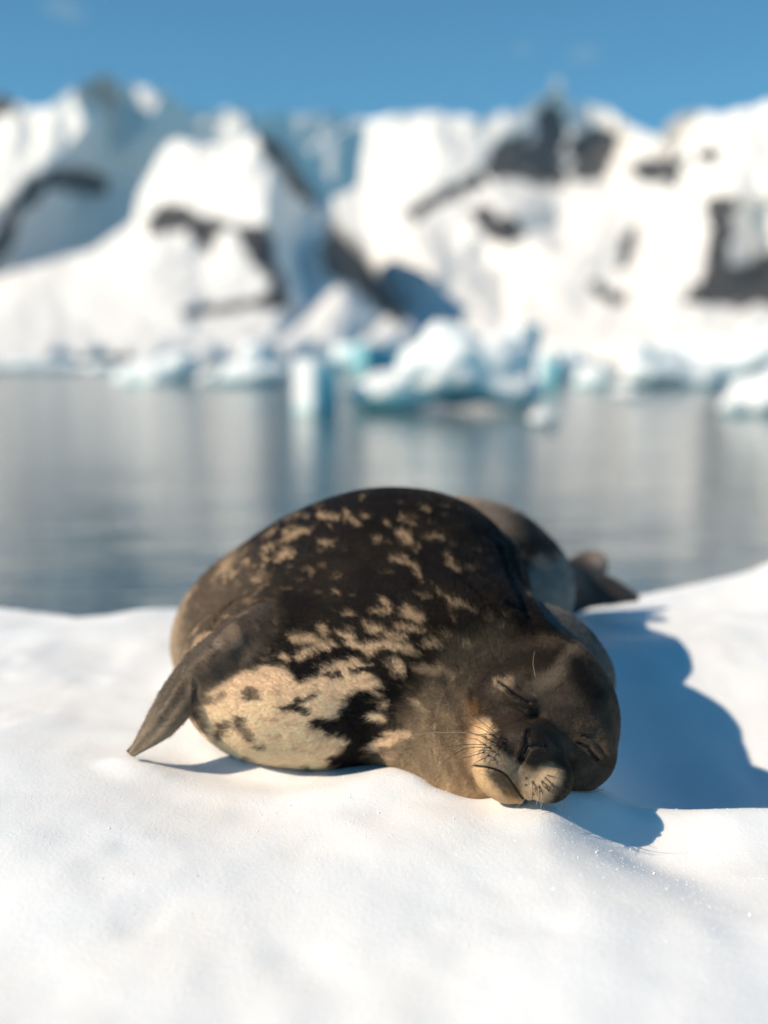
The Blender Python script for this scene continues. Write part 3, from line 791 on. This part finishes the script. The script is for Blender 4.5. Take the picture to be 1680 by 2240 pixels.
mountain('mountain', 'broad white snow dome with jagged dark peak and glacier on the right',
    [(880, 752, 3800), (1100, 754, 3800), (1300, 757, 3600), (1500, 754, 3300), (1700, 750, 3100), (1950, 750, 3000), (1950, 120, 5200), (1830, 165, 5400), (1700, 215, 5600), (1645, 238, 5700), (1585, 250, 5900), (1525, 246, 6000), (1475, 255, 6200), (1440, 300, 6900), (1375, 272, 7400), (1340, 246, 8200), (1292, 226, 8300), (1254, 232, 8100),
     (1240, 222, 8000), (1222, 176, 7950), (1210, 172, 7900), (1194, 222, 7800), (1172, 208, 7700), (1142, 246, 7600), (1100, 250, 7500), (1060, 262, 7300), (960, 248, 7200), (850, 253, 7300), (806, 266, 7600), (792, 345, 7300), (786, 408, 6800), (728, 432, 6600), (742, 480, 6200), (800, 545, 5700), (850, 620, 5200), (890, 690, 4700)],
    [(960, 360, 6500), (1060, 300, 7100), (1080, 385, 6450), (1140, 330, 7000), (1200, 300, 7500), (1210, 390, 7000), (1265, 330, 7750), (1330, 375, 7500), (1352, 320, 7900), (1040, 410, 6300), (1200, 425, 6300), (1350, 430, 6200), (900, 460, 6000), (1000, 530, 5400), (1118, 468, 5450), (1120, 520, 5250), (1215, 482, 6250), (1250, 560, 5000), (945, 598, 4650), (1000, 620, 4700), (1105, 602, 5250), (1150, 680, 4300),
     (1370, 400, 6300), (1480, 400, 5900), (1420, 340, 6500), (1400, 520, 5200), (1370, 580, 4900), (1340, 650, 4400), (1480, 560, 4800), (1600, 420, 4900), (1580, 520, 4500), (1550, 610, 4100), (1510, 665, 3800), (1640, 480, 5200), (1680, 560, 5000), (1620, 650, 4000), (1720, 640, 4300), (1750, 420, 5000)],
    [[(1062, 355), (1110, 300), (1150, 290), (1165, 340), (1150, 390), (1080, 388)], [(1172, 300), (1195, 225), (1215, 215), (1235, 300), (1225, 350), (1240, 395), (1165, 395)], [(1255, 300), (1300, 275), (1345, 300), (1350, 350), (1310, 388), (1255, 390)], [(1372, 375), (1420, 350), (1470, 340), (1500, 355), (1480, 395), (1420, 405)], [(890, 465), (960, 420), (1060, 385), (1060, 400), (980, 430), (900, 478)],
     [(1015, 458), (1080, 465), (1130, 500), (1120, 528), (1060, 510)], [(1358, 580), (1362, 530), (1385, 495), (1388, 540), (1375, 585)], [(1310, 620), (1345, 640), (1375, 645), (1350, 668), (1315, 650)], [(1560, 430), (1600, 440), (1580, 560), (1620, 600), (1660, 560), (1760, 540), (1760, 660), (1600, 660), (1500, 672), (1540, 600)], [(1520, 325), (1580, 330), (1570, 350), (1525, 345)]], 4, 0.75, 70)

# the range goes on beyond the frame on both sides
def side_range(label, x0, x1, Yb, Yt, base, seed):
    r_ = np.random.default_rng(seed); n = 15
    xs = np.linspace(x0, x1, n)
    tops = [(float(x + r_.uniform(-30, 30)), float(base + r_.uniform(-85, 85)), float(Yt * r_.uniform(0.95, 1.08))) for x in xs[::-1]]
    low = [(float(x), 764.0 + 1.5 * (i % 2), float(Yb * r_.uniform(0.97, 1.03))) for i, x in enumerate(xs)]
    inner, rocks = [], []
    for i in range(n - 1):
        for yy, f in ((650, 0.25), (520, 0.5), (420, 0.72)):
            inner.append((float(xs[i] + (xs[1] - xs[0]) * r_.uniform(0.25, 0.75)), yy + r_.uniform(-25, 25), (Yb + (Yt - Yb) * f) * r_.uniform(0.93, 1.07)))
        if r_.random() < 0.75:
            cx, cy = xs[i] + r_.uniform(0, 160), r_.uniform(380, 640)
            rocks.append([(cx + a * r_.uniform(30, 110), cy + b * r_.uniform(20, 80)) for a, b in ((-1, -0.3), (-0.2, -1), (0.8, -0.5), (1, 0.5), (0, 1), (-0.8, 0.6))])
    return mountain('mountain', label, low + tops, inner, rocks, 3, 0.8, seed)
side_range('snow mountains continuing the bay to the left, outside the frame', -2700, -190, 2300, 5600, 330, 301)
side_range('snow mountains continuing the bay to the right, outside the frame', 1900, 4300, 3100, 5400, 250, 302)

# ------------------------------------------------------------------ floating ice
def ice_material():
    k = NT('glacier_ice')
    p = k.pos(); sx = k.n('ShaderNodeSeparateXYZ'); k.link(p, sx.inputs[0])
    blue = k.n('ShaderNodeAttribute', attribute_name='blue').outputs['Fac']
    hb = k.n('ShaderNodeAttribute', attribute_name='rise').outputs['Fac']
    n = k.noise(1.3, 4, 0.6, p)
    wet = k.ramp(k.math('ADD', hb, k.math('MULTIPLY', k.math('SUBTRACT', n, 0.5), 0.5)), 0.26, 0.0)
    c = k.mix(k.math('MULTIPLY', wet, 0.85), (0.88, 0.94, 0.94), (0.52, 0.84, 0.85))
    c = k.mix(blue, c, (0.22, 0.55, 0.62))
    nb = k.bump(k.noise(3.0, 4, 0.6, p), 0.4, 0.15)
    b = k.principled(c, 0.35, nb, IOR=1.31, Subsurface_Weight=0.5, Subsurface_Scale=1.3)
    b.inputs['Subsurface Radius'].default_value = (0.6, 0.92, 1.0)
    return k.finish(b)
ICE = ice_material()
def sbox(p, c, r, R, rd):
    q = np.abs((p - np.array(c, f32)) @ R.astype(f32)) - (np.array(r, f32) - rd)
    return np.sqrt((np.maximum(q, 0) ** 2).sum(-1)) + np.minimum(q.max(-1), 0) - rd
def iceberg(label, base_py, prims, cuts=(), blues=(), seed=0, name='iceberg', cat='iceberg', res=52, rough=0.04):
    """prims: (kind, px, py, half width px, half height px, depth ratio, turn in degrees); every lump is chopped by fracture planes"""
    Y = (CAM_H - WATER_Z) * FPX / (base_py - HORIZON); m = Y / FPX
    rg = np.random.default_rng(seed + 100); chops = []
    for q in prims:
        nn = rg.normal(size=(9, 3)); nn[:, 2] = np.abs(nn[:, 2]) * 0.9 + 0.1; nn /= np.linalg.norm(nn, axis=1, keepdims=True)
        chops.append((nn, rg.uniform(0.62, 0.88, 9)))
    def fn(p):
        d = None; p = p.astype(f32)
        for (kd, px, py, rx, ry, dp, rz), (nn, off) in zip(prims, chops):
            c = at(px, py, Y + rx * m * dp * 0.6); r = np.array((rx * m, rx * m * dp, ry * m)); R = rotm(0, 0, rz)
            e = ell(p, c, r, R) if kd == 'e' else sbox(p, c, r, R, 0.12 * min(r))
            if kd == 'e':
                for n_, o_ in zip(nn, off):
                    e = np.maximum(e, (p - c.astype(f32)) @ n_.astype(f32) - o_ * np.linalg.norm(n_ * r))
            d = e if d is None else smin(d, e, 5 * m)
        for px, py, rx, ry, dy in cuts:
            d = np.maximum(d, -ell(p, at(px, py, Y + dy * m), (rx * m, rx * m * 0.9, ry * m)))
        S = max(q[3] for q in prims) * m
        return d + rough * S * (1.2 * (np.abs(vnoise(p, 2.0 / S, seed)) - 0.35) + 0.7 * vnoise(p, 5.0 / S, seed + 1))
    lo = np.min([at(q[1] - q[3] * 1.5, q[2] + q[4] * 1.4, Y) - [0, q[3] * m * q[5] * 1.6, 0] for q in prims], 0)
    hi = np.max([at(q[1] + q[3] * 1.5, q[2] - q[4] * 1.5, Y) + [0, q[3] * m * q[5] * 2.6, 0] for q in prims], 0)
    lo[2] = max(lo[2], WATER_Z - 12 * m); h = (hi - lo).max() / res
    def capped(p): return np.maximum(fn(p), (WATER_Z - 8 * m) - p[..., 2])
    v, f = surface_nets(capped, lo, hi + h, h)
    o = link_mesh(name, v, f, ICE)
    top = v[:, 2].max()
    vflt(o.data, 'rise', (v[:, 2] - WATER_Z) / (top - WATER_Z))
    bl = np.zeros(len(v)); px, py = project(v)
    for bx, by, rx, ry in blues: bl = np.maximum(bl, np.exp(-(((px - bx) / rx) ** 2 + ((py - by) / ry) ** 2) ** 2))  # mask also colours in shade on the cave and turned faces
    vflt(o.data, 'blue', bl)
    return tag(o, label, cat, 'ice floating in the bay')
iceberg('low white iceberg with turquoise foot, farthest left on the water', 836, [('e', 345, 818, 95, 34, 0.8, 10), ('e', 395, 796, 52, 36, 0.8, 0), ('e', 290, 825, 50, 20, 0.8, 0)], seed=1)
iceberg('peaked white iceberg with turquoise foot, left of the narrow ice pillar', 842, [('e', 548, 818, 84, 34, 0.7, 0), ('e', 552, 775, 38, 44, 0.8, 0), ('e', 600, 812, 44, 26, 0.8, 0)], seed=5)
iceberg('narrow upright ice pillar with bright left face and blue right side', 902, [('b', 690, 848, 36, 62, 1.0, 40), ('e', 704, 800, 30, 26, 1.0, 0)], blues=[(728, 862, 32, 70)], seed=9, rough=0.03)  # right half tinted blue as its shaded side
iceberg('largest white iceberg with dark teal cave at its waterline', 900, [('e', 1005, 810, 150, 78, 0.7, 0), ('e', 985, 745, 62, 50, 0.8, 0), ('e', 1092, 780, 78, 55, 0.8, 0), ('e', 850, 858, 108, 44, 0.7, 0), ('e', 1120, 850, 75, 48, 0.8, 0), ('e', 930, 790, 60, 50, 0.8, 0)],
        cuts=[(1012, 886, 66, 34, -45)], blues=[(1012, 884, 82, 44)], seed=13, res=72)  # darkness of the cave put in as a deeper blue tint
iceberg('small bluish ice block right of the largest iceberg', 842, [('b', 1203, 810, 24, 42, 1.0, -35), ('e', 1190, 828, 26, 20, 1.0, 0)], blues=[(1206, 820, 22, 40)], seed=17)
iceberg('long low white iceberg with two humps in the right half', 846, [('e', 1300, 824, 52, 30, 0.8, 0), ('e', 1425, 800, 88, 50, 0.7, 0), ('e', 1530, 818, 75, 36, 0.7, 0), ('e', 1400, 770, 34, 34, 0.8, 0)], seed=21, res=56)
iceberg('white iceberg with turquoise foot cut off by the right edge', 904, [('e', 1668, 868, 88, 52, 0.8, 0), ('e', 1608, 886, 40, 28, 0.8, 0), ('e', 1720, 840, 70, 50, 0.8, 0)], seed=25)
iceberg('small white growler floating below the largest iceberg', 928, [('e', 1186, 912, 30, 19, 1.0, 0), ('e', 1206, 918, 20, 12, 1.0, 0)], seed=29, cat='ice chunk', name='ice_chunk', res=28)
iceberg('wide pale iceberg far back at the right shore', 806, [('e', 1560, 775, 130, 42, 0.6, 0), ('e', 1680, 755, 110, 55, 0.6, 0), ('e', 1450, 790, 70, 22, 0.6, 0)], seed=33)
iceberg('small white ice lump between the low left iceberg and the peaked one', 838, [('e', 455, 828, 30, 16, 0.9, 0), ('e', 470, 822, 16, 14, 0.9, 0)], seed=45, cat='ice chunk', name='ice_chunk', res=30)
iceberg('white pinnacled iceberg half hidden behind the largest one on its right', 830, [('e', 1235, 800, 46, 40, 0.8, 0), ('e', 1262, 785, 26, 34, 0.8, 0), ('e', 1290, 812, 40, 24, 0.8, 0)], seed=49)
iceberg('flat white ice slab at the far left shore', 812, [('e', 120, 802, 150, 14, 0.5, 0), ('e', 20, 800, 90, 18, 0.5, 0), ('e', 230, 804, 60, 13, 0.5, 0)], seed=53)
iceberg('small low ice chunk floating in front of the long low iceberg', 868, [('e', 1370, 858, 36, 13, 0.9, 0), ('e', 1400, 862, 22, 9, 0.9, 0)], seed=57, cat='ice chunk', name='ice_chunk', res=30)
iceberg('tall pale ice tower against the right edge of the water', 824, [('e', 1640, 780, 60, 52, 0.8, 0), ('e', 1590, 800, 44, 30, 0.8, 0), ('e', 1700, 770, 60, 60, 0.8, 0)], seed=61)
iceberg('grey blue shaded ice block behind the narrow pillar', 812, [('b', 800, 785, 60, 30, 0.8, -50), ('e', 740, 795, 50, 20, 0.8, 0)], blues=[(805, 780, 50, 40)], seed=37)  # blue tint paints shade onto this block
iceberg('blue shaded ice wall behind the largest iceberg', 816, [('b', 1140, 765, 36, 55, 0.8, -52), ('e', 1200, 795, 40, 24, 0.8, 0)], blues=[(1140, 790, 50, 30)], seed=41)  # shade on the lower wall painted in as blue

# ------------------------------------------------------------------ thin clouds
def cloud_material():
    k = NT('cloud_vapour')
    tc = k.n('ShaderNodeTexCoord').outputs['Object']
    ln = k.n('ShaderNodeVectorMath', operation='LENGTH'); k.link(tc, ln.inputs[0])
    n = k.noise(1.6, 3, 0.6, tc)
    fall = k.ramp(ln.outputs['Value'], 1.0, 0.2)
    dn = k.math('MULTIPLY', k.math('MULTIPLY', fall, k.ramp(n, 0.35, 0.7)), 0.0035)
    v = k.n('ShaderNodeVolumePrincipled'); v.inputs['Color'].default_value = (0.95, 0.95, 0.95, 1); k.link(dn, v.inputs['Density'])
    k.link(v.outputs[0], k.out.inputs['Volume'])
    return k.m
CLOUD = cloud_material()
def cloud(px, py, Y, rx, rz, label, turn=0):
    c = at(px, py, Y)
    V, F = [], []
    n, mm = 16, 8
    for i in range(mm + 1):
        t = math.pi * i / mm
        for j in range(n):
            a = 2 * math.pi * j / n
            V.append((math.sin(t) * math.cos(a), math.sin(t) * math.sin(a), math.cos(t)))
    for i in range(mm):
        for j in range(n): F.append((i * n + j, (i + 1) * n + j, (i + 1) * n + (j + 1) % n, i * n + (j + 1) % n))
    o = link_mesh('cloud', V, F, CLOUD)
    o.location = c; o.scale = (rx, rx * 0.8, rz); o.rotation_euler = (0, math.radians(turn), 0)
    return tag(o, label, kind='structure')
cloud(1145, 106, 13000, 150, 95, 'small faint cloud above the jagged peak')
cloud(1275, 117, 13000, 250, 100, 'wider faint cloud right of the small one')
cloud(140, 20, 13000, 330, 120, 'faint cloud near the top left corner', 20)

# ------------------------------------------------------------------ air
hz = NT('haze_air')
pv = hz.n('ShaderNodeVolumePrincipled'); pv.inputs['Color'].default_value = (0.56, 0.82, 1.0, 1); pv.inputs['Density'].default_value = 2.9e-5
pv.inputs['Anisotropy'].default_value = 0.0
hz.link(pv.outputs[0], hz.out.inputs['Volume'])
X0, X1, Y0, Y1, Q0, Q1 = -9500, 9500, -60, 12600, -9, 2700
haze = link_mesh('haze', [(X0, Y0, Q0), (X1, Y0, Q0), (X1, Y1, Q0), (X0, Y1, Q0), (X0, Y0, Q1), (X1, Y0, Q1), (X1, Y1, Q1), (X0, Y1, Q1)],
    [(3, 2, 1, 0), (4, 5, 6, 7), (0, 1, 5, 4), (1, 2, 6, 5), (2, 3, 7, 6), (3, 0, 4, 7)], hz.m, None, False)
tag(haze, 'thin bluish air between the floe and the mountains', kind='stuff')
def fur_coat_material():
    k = NT('seal_coat')
    a = k.n('ShaderNodeAttribute', attribute_name='coat')
    p = k.pos()
    h = k.math('ADD', k.noise(420, 3, 0.6, p), k.math('MULTIPLY', k.noise(90, 3, 0.6, p), 0.25))
    nb = k.bump(h, 0.16, 0.0022)
    b = k.principled(a.outputs['Color'], 0.55, nb, Specular_IOR_Level=0.16, Sheen_Weight=0.03, Sheen_Roughness=0.5)
    b.inputs['Sheen Tint'].default_value = (1.0, 0.9, 0.8, 1)
    return k.finish(b)
COAT = fur_coat_material()
faces = sf.tolist() + sng
seal = link_mesh('seal', sv, faces, COAT)
coat = paint(sv, SN)
vcol(seal.data, 'coat', coat)
tag(seal, 'plump spotted brown seal asleep on the snow, face towards the viewer', 'seal')

# ------------------------------------------------------------------ fur: short hairs on the side in view
def hair_material():
    k = NT('seal_hair')
    a = k.n('ShaderNodeAttribute', attribute_name='coat')
    b = k.principled(a.outputs['Color'], 0.5, None, Specular_IOR_Level=0.12)
    return k.finish(b)
def make_fur(count, name):
    q = sf
    A = np.linalg.norm(np.cross(sv[q[:, 2]] - sv[q[:, 0]], sv[q[:, 3]] - sv[q[:, 1]]), axis=1) / 2
    cen = sv[q].mean(1); n = SN[q].mean(1); n /= np.linalg.norm(n, axis=1, keepdims=True)
    view = np.array([0, 0, CAM_H]) - cen; view /= np.linalg.norm(view, axis=1, keepdims=True)
    face = sstep(-0.45, -0.1, (n * view).sum(1))
    near = np.clip(2.3 / np.maximum(cen[:, 1], 2.2), 0, 1) ** 4
    dh = np.linalg.norm(cen - at(1150, 1620, 2.3), axis=1)
    flm = sstep(0.0, 0.02, blade(cen.astype(f32), FL, FLW, FLT, FLN))
    wgt = A * face * (0.15 + 0.85 * flm) * near * (1 + 2.2 * sstep(0.40, 0.15, dh)) * (cen[:, 2] > -0.05)
    pick = rng.choice(len(q), count, p=wgt / wgt.sum())
    u, v = rng.random(count), rng.random(count)
    def bil(X):
        x = X[q[pick]]
        return (x[:, 0] * ((1 - u) * (1 - v))[:, None] + x[:, 1] * (u * (1 - v))[:, None] + x[:, 2] * (u * v)[:, None] + x[:, 3] * ((1 - u) * v)[:, None])
    root, nr, cl = bil(sv), bil(SN), bil(coat)
    keep = np.ones(count, bool)
    hm = np.linalg.norm(root - HC, axis=1) < 0.35
    for gi, rr in ((0, 0.0045), (1, 0.005), (2, 0.005), (3, 0.005), (4, 0.005)):
        keep[hm] &= dist_line(root[hm], GROOVES[gi][0]) > rr
    root, nr, cl = root[keep], nr[keep], cl[keep]; count = len(root)
    nr /= np.linalg.norm(nr, axis=1, keepdims=True)
    flow = root - (at(1150, 1640, 2.20))
    flow += 0.25 * np.linalg.norm(flow, axis=1, keepdims=True) * np.stack([vnoise(root, 25, 101), vnoise(root, 25, 102), vnoise(root, 25, 103)], -1)
    flow -= (flow * nr).sum(1)[:, None] * nr
    flow /= np.linalg.norm(flow, axis=1, keepdims=True) + 1e-9
    side = np.cross(nr, flow)
    jt = root + flow * rng.normal(0, 0.0055, count)[:, None] * sstep(0.10, 0.30, np.linalg.norm(root - at(1150, 1640, 2.24), axis=1))[:, None] + side * rng.normal(0, 0.0012, count)[:, None]
    cl = np.concatenate([paint(a_, b_) for a_, b_ in zip(np.array_split(jt, 4), np.array_split(nr, 4))])
    dd = np.linalg.norm(root - at(1150, 1640, 2.24), axis=1)
    L = (0.0035 + 0.0085 * sstep(0.04, 0.30, dd)) * rng.uniform(0.6, 1.25, count)
    lift = rng.uniform(0.12, 0.5, count)
    sway = rng.normal(0, 0.22, count)
    t1 = flow + nr * lift[:, None] + side * sway[:, None]
    t1 /= np.linalg.norm(t1, axis=1, keepdims=True)
    t2 = flow + nr * (lift * 0.25)[:, None] + side * (sway * 1.3)[:, None]
    t2 /= np.linalg.norm(t2, axis=1, keepdims=True)
    p0 = root - nr * 0.0008
    p1 = root + t1 * (L * 0.5)[:, None]; p2 = p1 + t2 * (L * 0.5)[:, None]
    cv = bpy.data.hair_curves.new(name)
    cv.add_curves([3] * count)
    pos = np.stack([p0, p1, p2], 1).reshape(-1, 3).astype(np.float32)
    cv.attributes['position'].data.foreach_set('vector', pos.ravel())
    if 'radius' not in cv.attributes: cv.attributes.new('radius', 'FLOAT', 'POINT')
    rad = np.tile(np.array([0.00022, 0.00018, 0.00004], np.float32), count) * np.repeat(1.0 + 0.9 * sstep(2.4, 3.2, root[:, 1]), 3).astype(np.float32)
    cv.attributes['radius'].data.foreach_set('value', rad.astype(np.float32))
    ca = cv.attributes.new('coat', 'FLOAT_COLOR', 'CURVE')
    lum = np.clip(cl.mean(1) / 0.35, 0, 1)
    var = (1.1 + rng.uniform(-1, 1, count) * (0.5 - 0.3 * lum))[:, None]
    cc = np.ones((count, 4), np.float32); cc[:, :3] = np.clip(cl * var, 0, 0.85)
    ca.data.foreach_set('color', cc.ravel())
    o = bpy.data.objects.new(name, cv); COL.objects.link(o)
    cv.materials.append(hair_material())
    o.parent = seal
    return tag(o, kind='stuff')
fur = make_fur(400000, 'fur')

# ------------------------------------------------------------------ whiskers, closed eyes, nostrils
def tube(name, pts, r0, r1, mat, parent, sides=6):
    P = np.array(pts, float); n = len(P); V, F = [], []
    for i in range(n):
        t = P[min(i + 1, n - 1)] - P[max(i - 1, 0)]; t /= np.linalg.norm(t)
        a = np.cross(t, (0.3, 0.2, 0.93)); a /= np.linalg.norm(a); b = np.cross(t, a)
        r = r0 + (r1 - r0) * i / (n - 1)
        for s in range(sides):
            an = 2 * math.pi * s / sides
            V.append(P[i] + r * (math.cos(an) * a + math.sin(an) * b))
    for i in range(n - 1):
        for s in range(sides):
            F.append((i * sides + s, i * sides + (s + 1) % sides, (i + 1) * sides + (s + 1) % sides, (i + 1) * sides + s))
    F.append(tuple(range(sides))[::-1]); F.append(tuple((n - 1) * sides + s for s in range(sides)))
    return link_mesh(name, V, F, mat, parent)
def spline(ctrl, n=14):
    C = np.array(ctrl, float)
    if len(C) == 2: C = np.array([C[0], C.mean(0), C[1]])
    out = []
    E = np.concatenate([[2 * C[0] - C[1]], C, [2 * C[-1] - C[-2]]])
    for i in range(1, len(E) - 2):
        for t in np.linspace(0, 1, n // (len(C) - 1) + 1, endpoint=False):
            a, b, c, d = E[i - 1:i + 3]
            out.append(0.5 * (2 * b + (c - a) * t + (2 * a - 5 * b + 4 * c - d) * t * t + (3 * b - a - 3 * c + d) * t ** 3))
    return np.array(out + [C[-1]])
kw = NT('whisker_dark'); WD = kw.finish(kw.principled((0.03, 0.024, 0.02), 0.35))
kw = NT('whisker_pale'); WP = kw.finish(kw.principled((0.42, 0.31, 0.20), 0.35))
kw = NT('wet_skin'); WET = kw.finish(kw.principled((0.008, 0.007, 0.007), 0.4))
def whisker(px_pts, dy, root, pale=False, r=0.0008):
    P2 = spline([Z1(*q) for q in px_pts], 12)
    u = np.linspace(0, 1, len(P2))
    Yv = root[1] + 0.002 - 0.006 * (u > 0) - dy * u ** 1.2
    P3 = at(P2[:, 0], P2[:, 1], Yv); P3[0] = root + np.array([0, 0.003, 0])
    P3[:, 2] = np.maximum(P3[:, 2], snow_z(P3[:, 0], P3[:, 1]) + 0.001)
    return tube('whisker', P3, r, r * 0.3, WP if pale else WD, seal)
WH = [
    ([(600, 840), (480, 740), (390, 672)], 0.01, False), ([(560, 830), (450, 770), (385, 752)], 0.012, False), ([(545, 870), (450, 822), (365, 800)], 0.015, False),
    ([(500, 835), (350, 806), (150, 808), (-20, 828)], 0.03, True), ([(495, 890), (420, 885), (330, 890), (200, 908)], 0.02, False), ([(530, 910), (400, 907), (280, 955), (165, 1060)], 0.03, False),
    ([(490, 938), (400, 965), (325, 985)], 0.02, False), ([(525, 962), (430, 1010), (372, 1075)], 0.02, False), ([(620, 880), (520, 790), (450, 720)], 0.012, False),
    ([(870, 1130), (900, 1180), (1000, 1225), (1115, 1205)], 0.02, False), ([(925, 1160), (1050, 1195), (1180, 1212), (1295, 1188)], 0.02, False), ([(905, 1090), (970, 1108), (1015, 1125)], 0.01, False),
    ([(815, 1135), (815, 1230), (798, 1325)], 0.02, False), ([(860, 1165), (862, 1240), (842, 1312)], 0.02, False), ([(775, 1215), (755, 1260), (702, 1312)], 0.02, True),
    ([(905, 1165), (930, 1240), (900, 1335)], 0.025, False), ([(925, 1185), (1010, 1240), (1022, 1305)], 0.02, False), ([(880, 1135), (940, 1180), (1060, 1228)], 0.02, False),
    ([(835, 440), (818, 345), (826, 262)], 0.02, True), ([(900, 1110), (960, 1160), (1020, 1190)], 0.015, False), ([(830, 1180), (840, 1235), (870, 1290)], 0.02, True)]
rw = np.random.default_rng(11)
for i, (X, Y) in enumerate(WSPOTS):
    if i % 3 == 1: continue
    if X < 700: e = (X - rw.uniform(70, 150), Y + rw.uniform(-50, 40)); WH.append(([(X, Y), ((X + e[0]) / 2, (Y + e[1]) / 2 - 14), e], 0.015, i % 4 == 0))
    else: e = (X + rw.uniform(-10, 70), Y + rw.uniform(60, 130)); WH.append(([(X, Y), ((X + e[0]) / 2 + 12, (Y + e[1]) / 2), e], 0.015, i % 4 == 0))
ROOTS = pl([Z1(*q[0][0]) for q in WH])
for (pts, dy, pale), rt in zip(WH, ROOTS): whisker(pts, dy, rt, pale)
VIEWD = ray(1150, 1600); VIEWD /= np.linalg.norm(VIEWD)
for gi, r in ((0, 0.0024), (1, 0.0030)):
    tube('eye', GROOVES[gi][0] + VIEWD * 0.0048, r, r * 0.6, WET, seal, 8)
for gi in (2, 3):
    tube('nostril', GROOVES[gi][0] + VIEWD * 0.0065, 0.0026, 0.0014, WET, seal, 8)
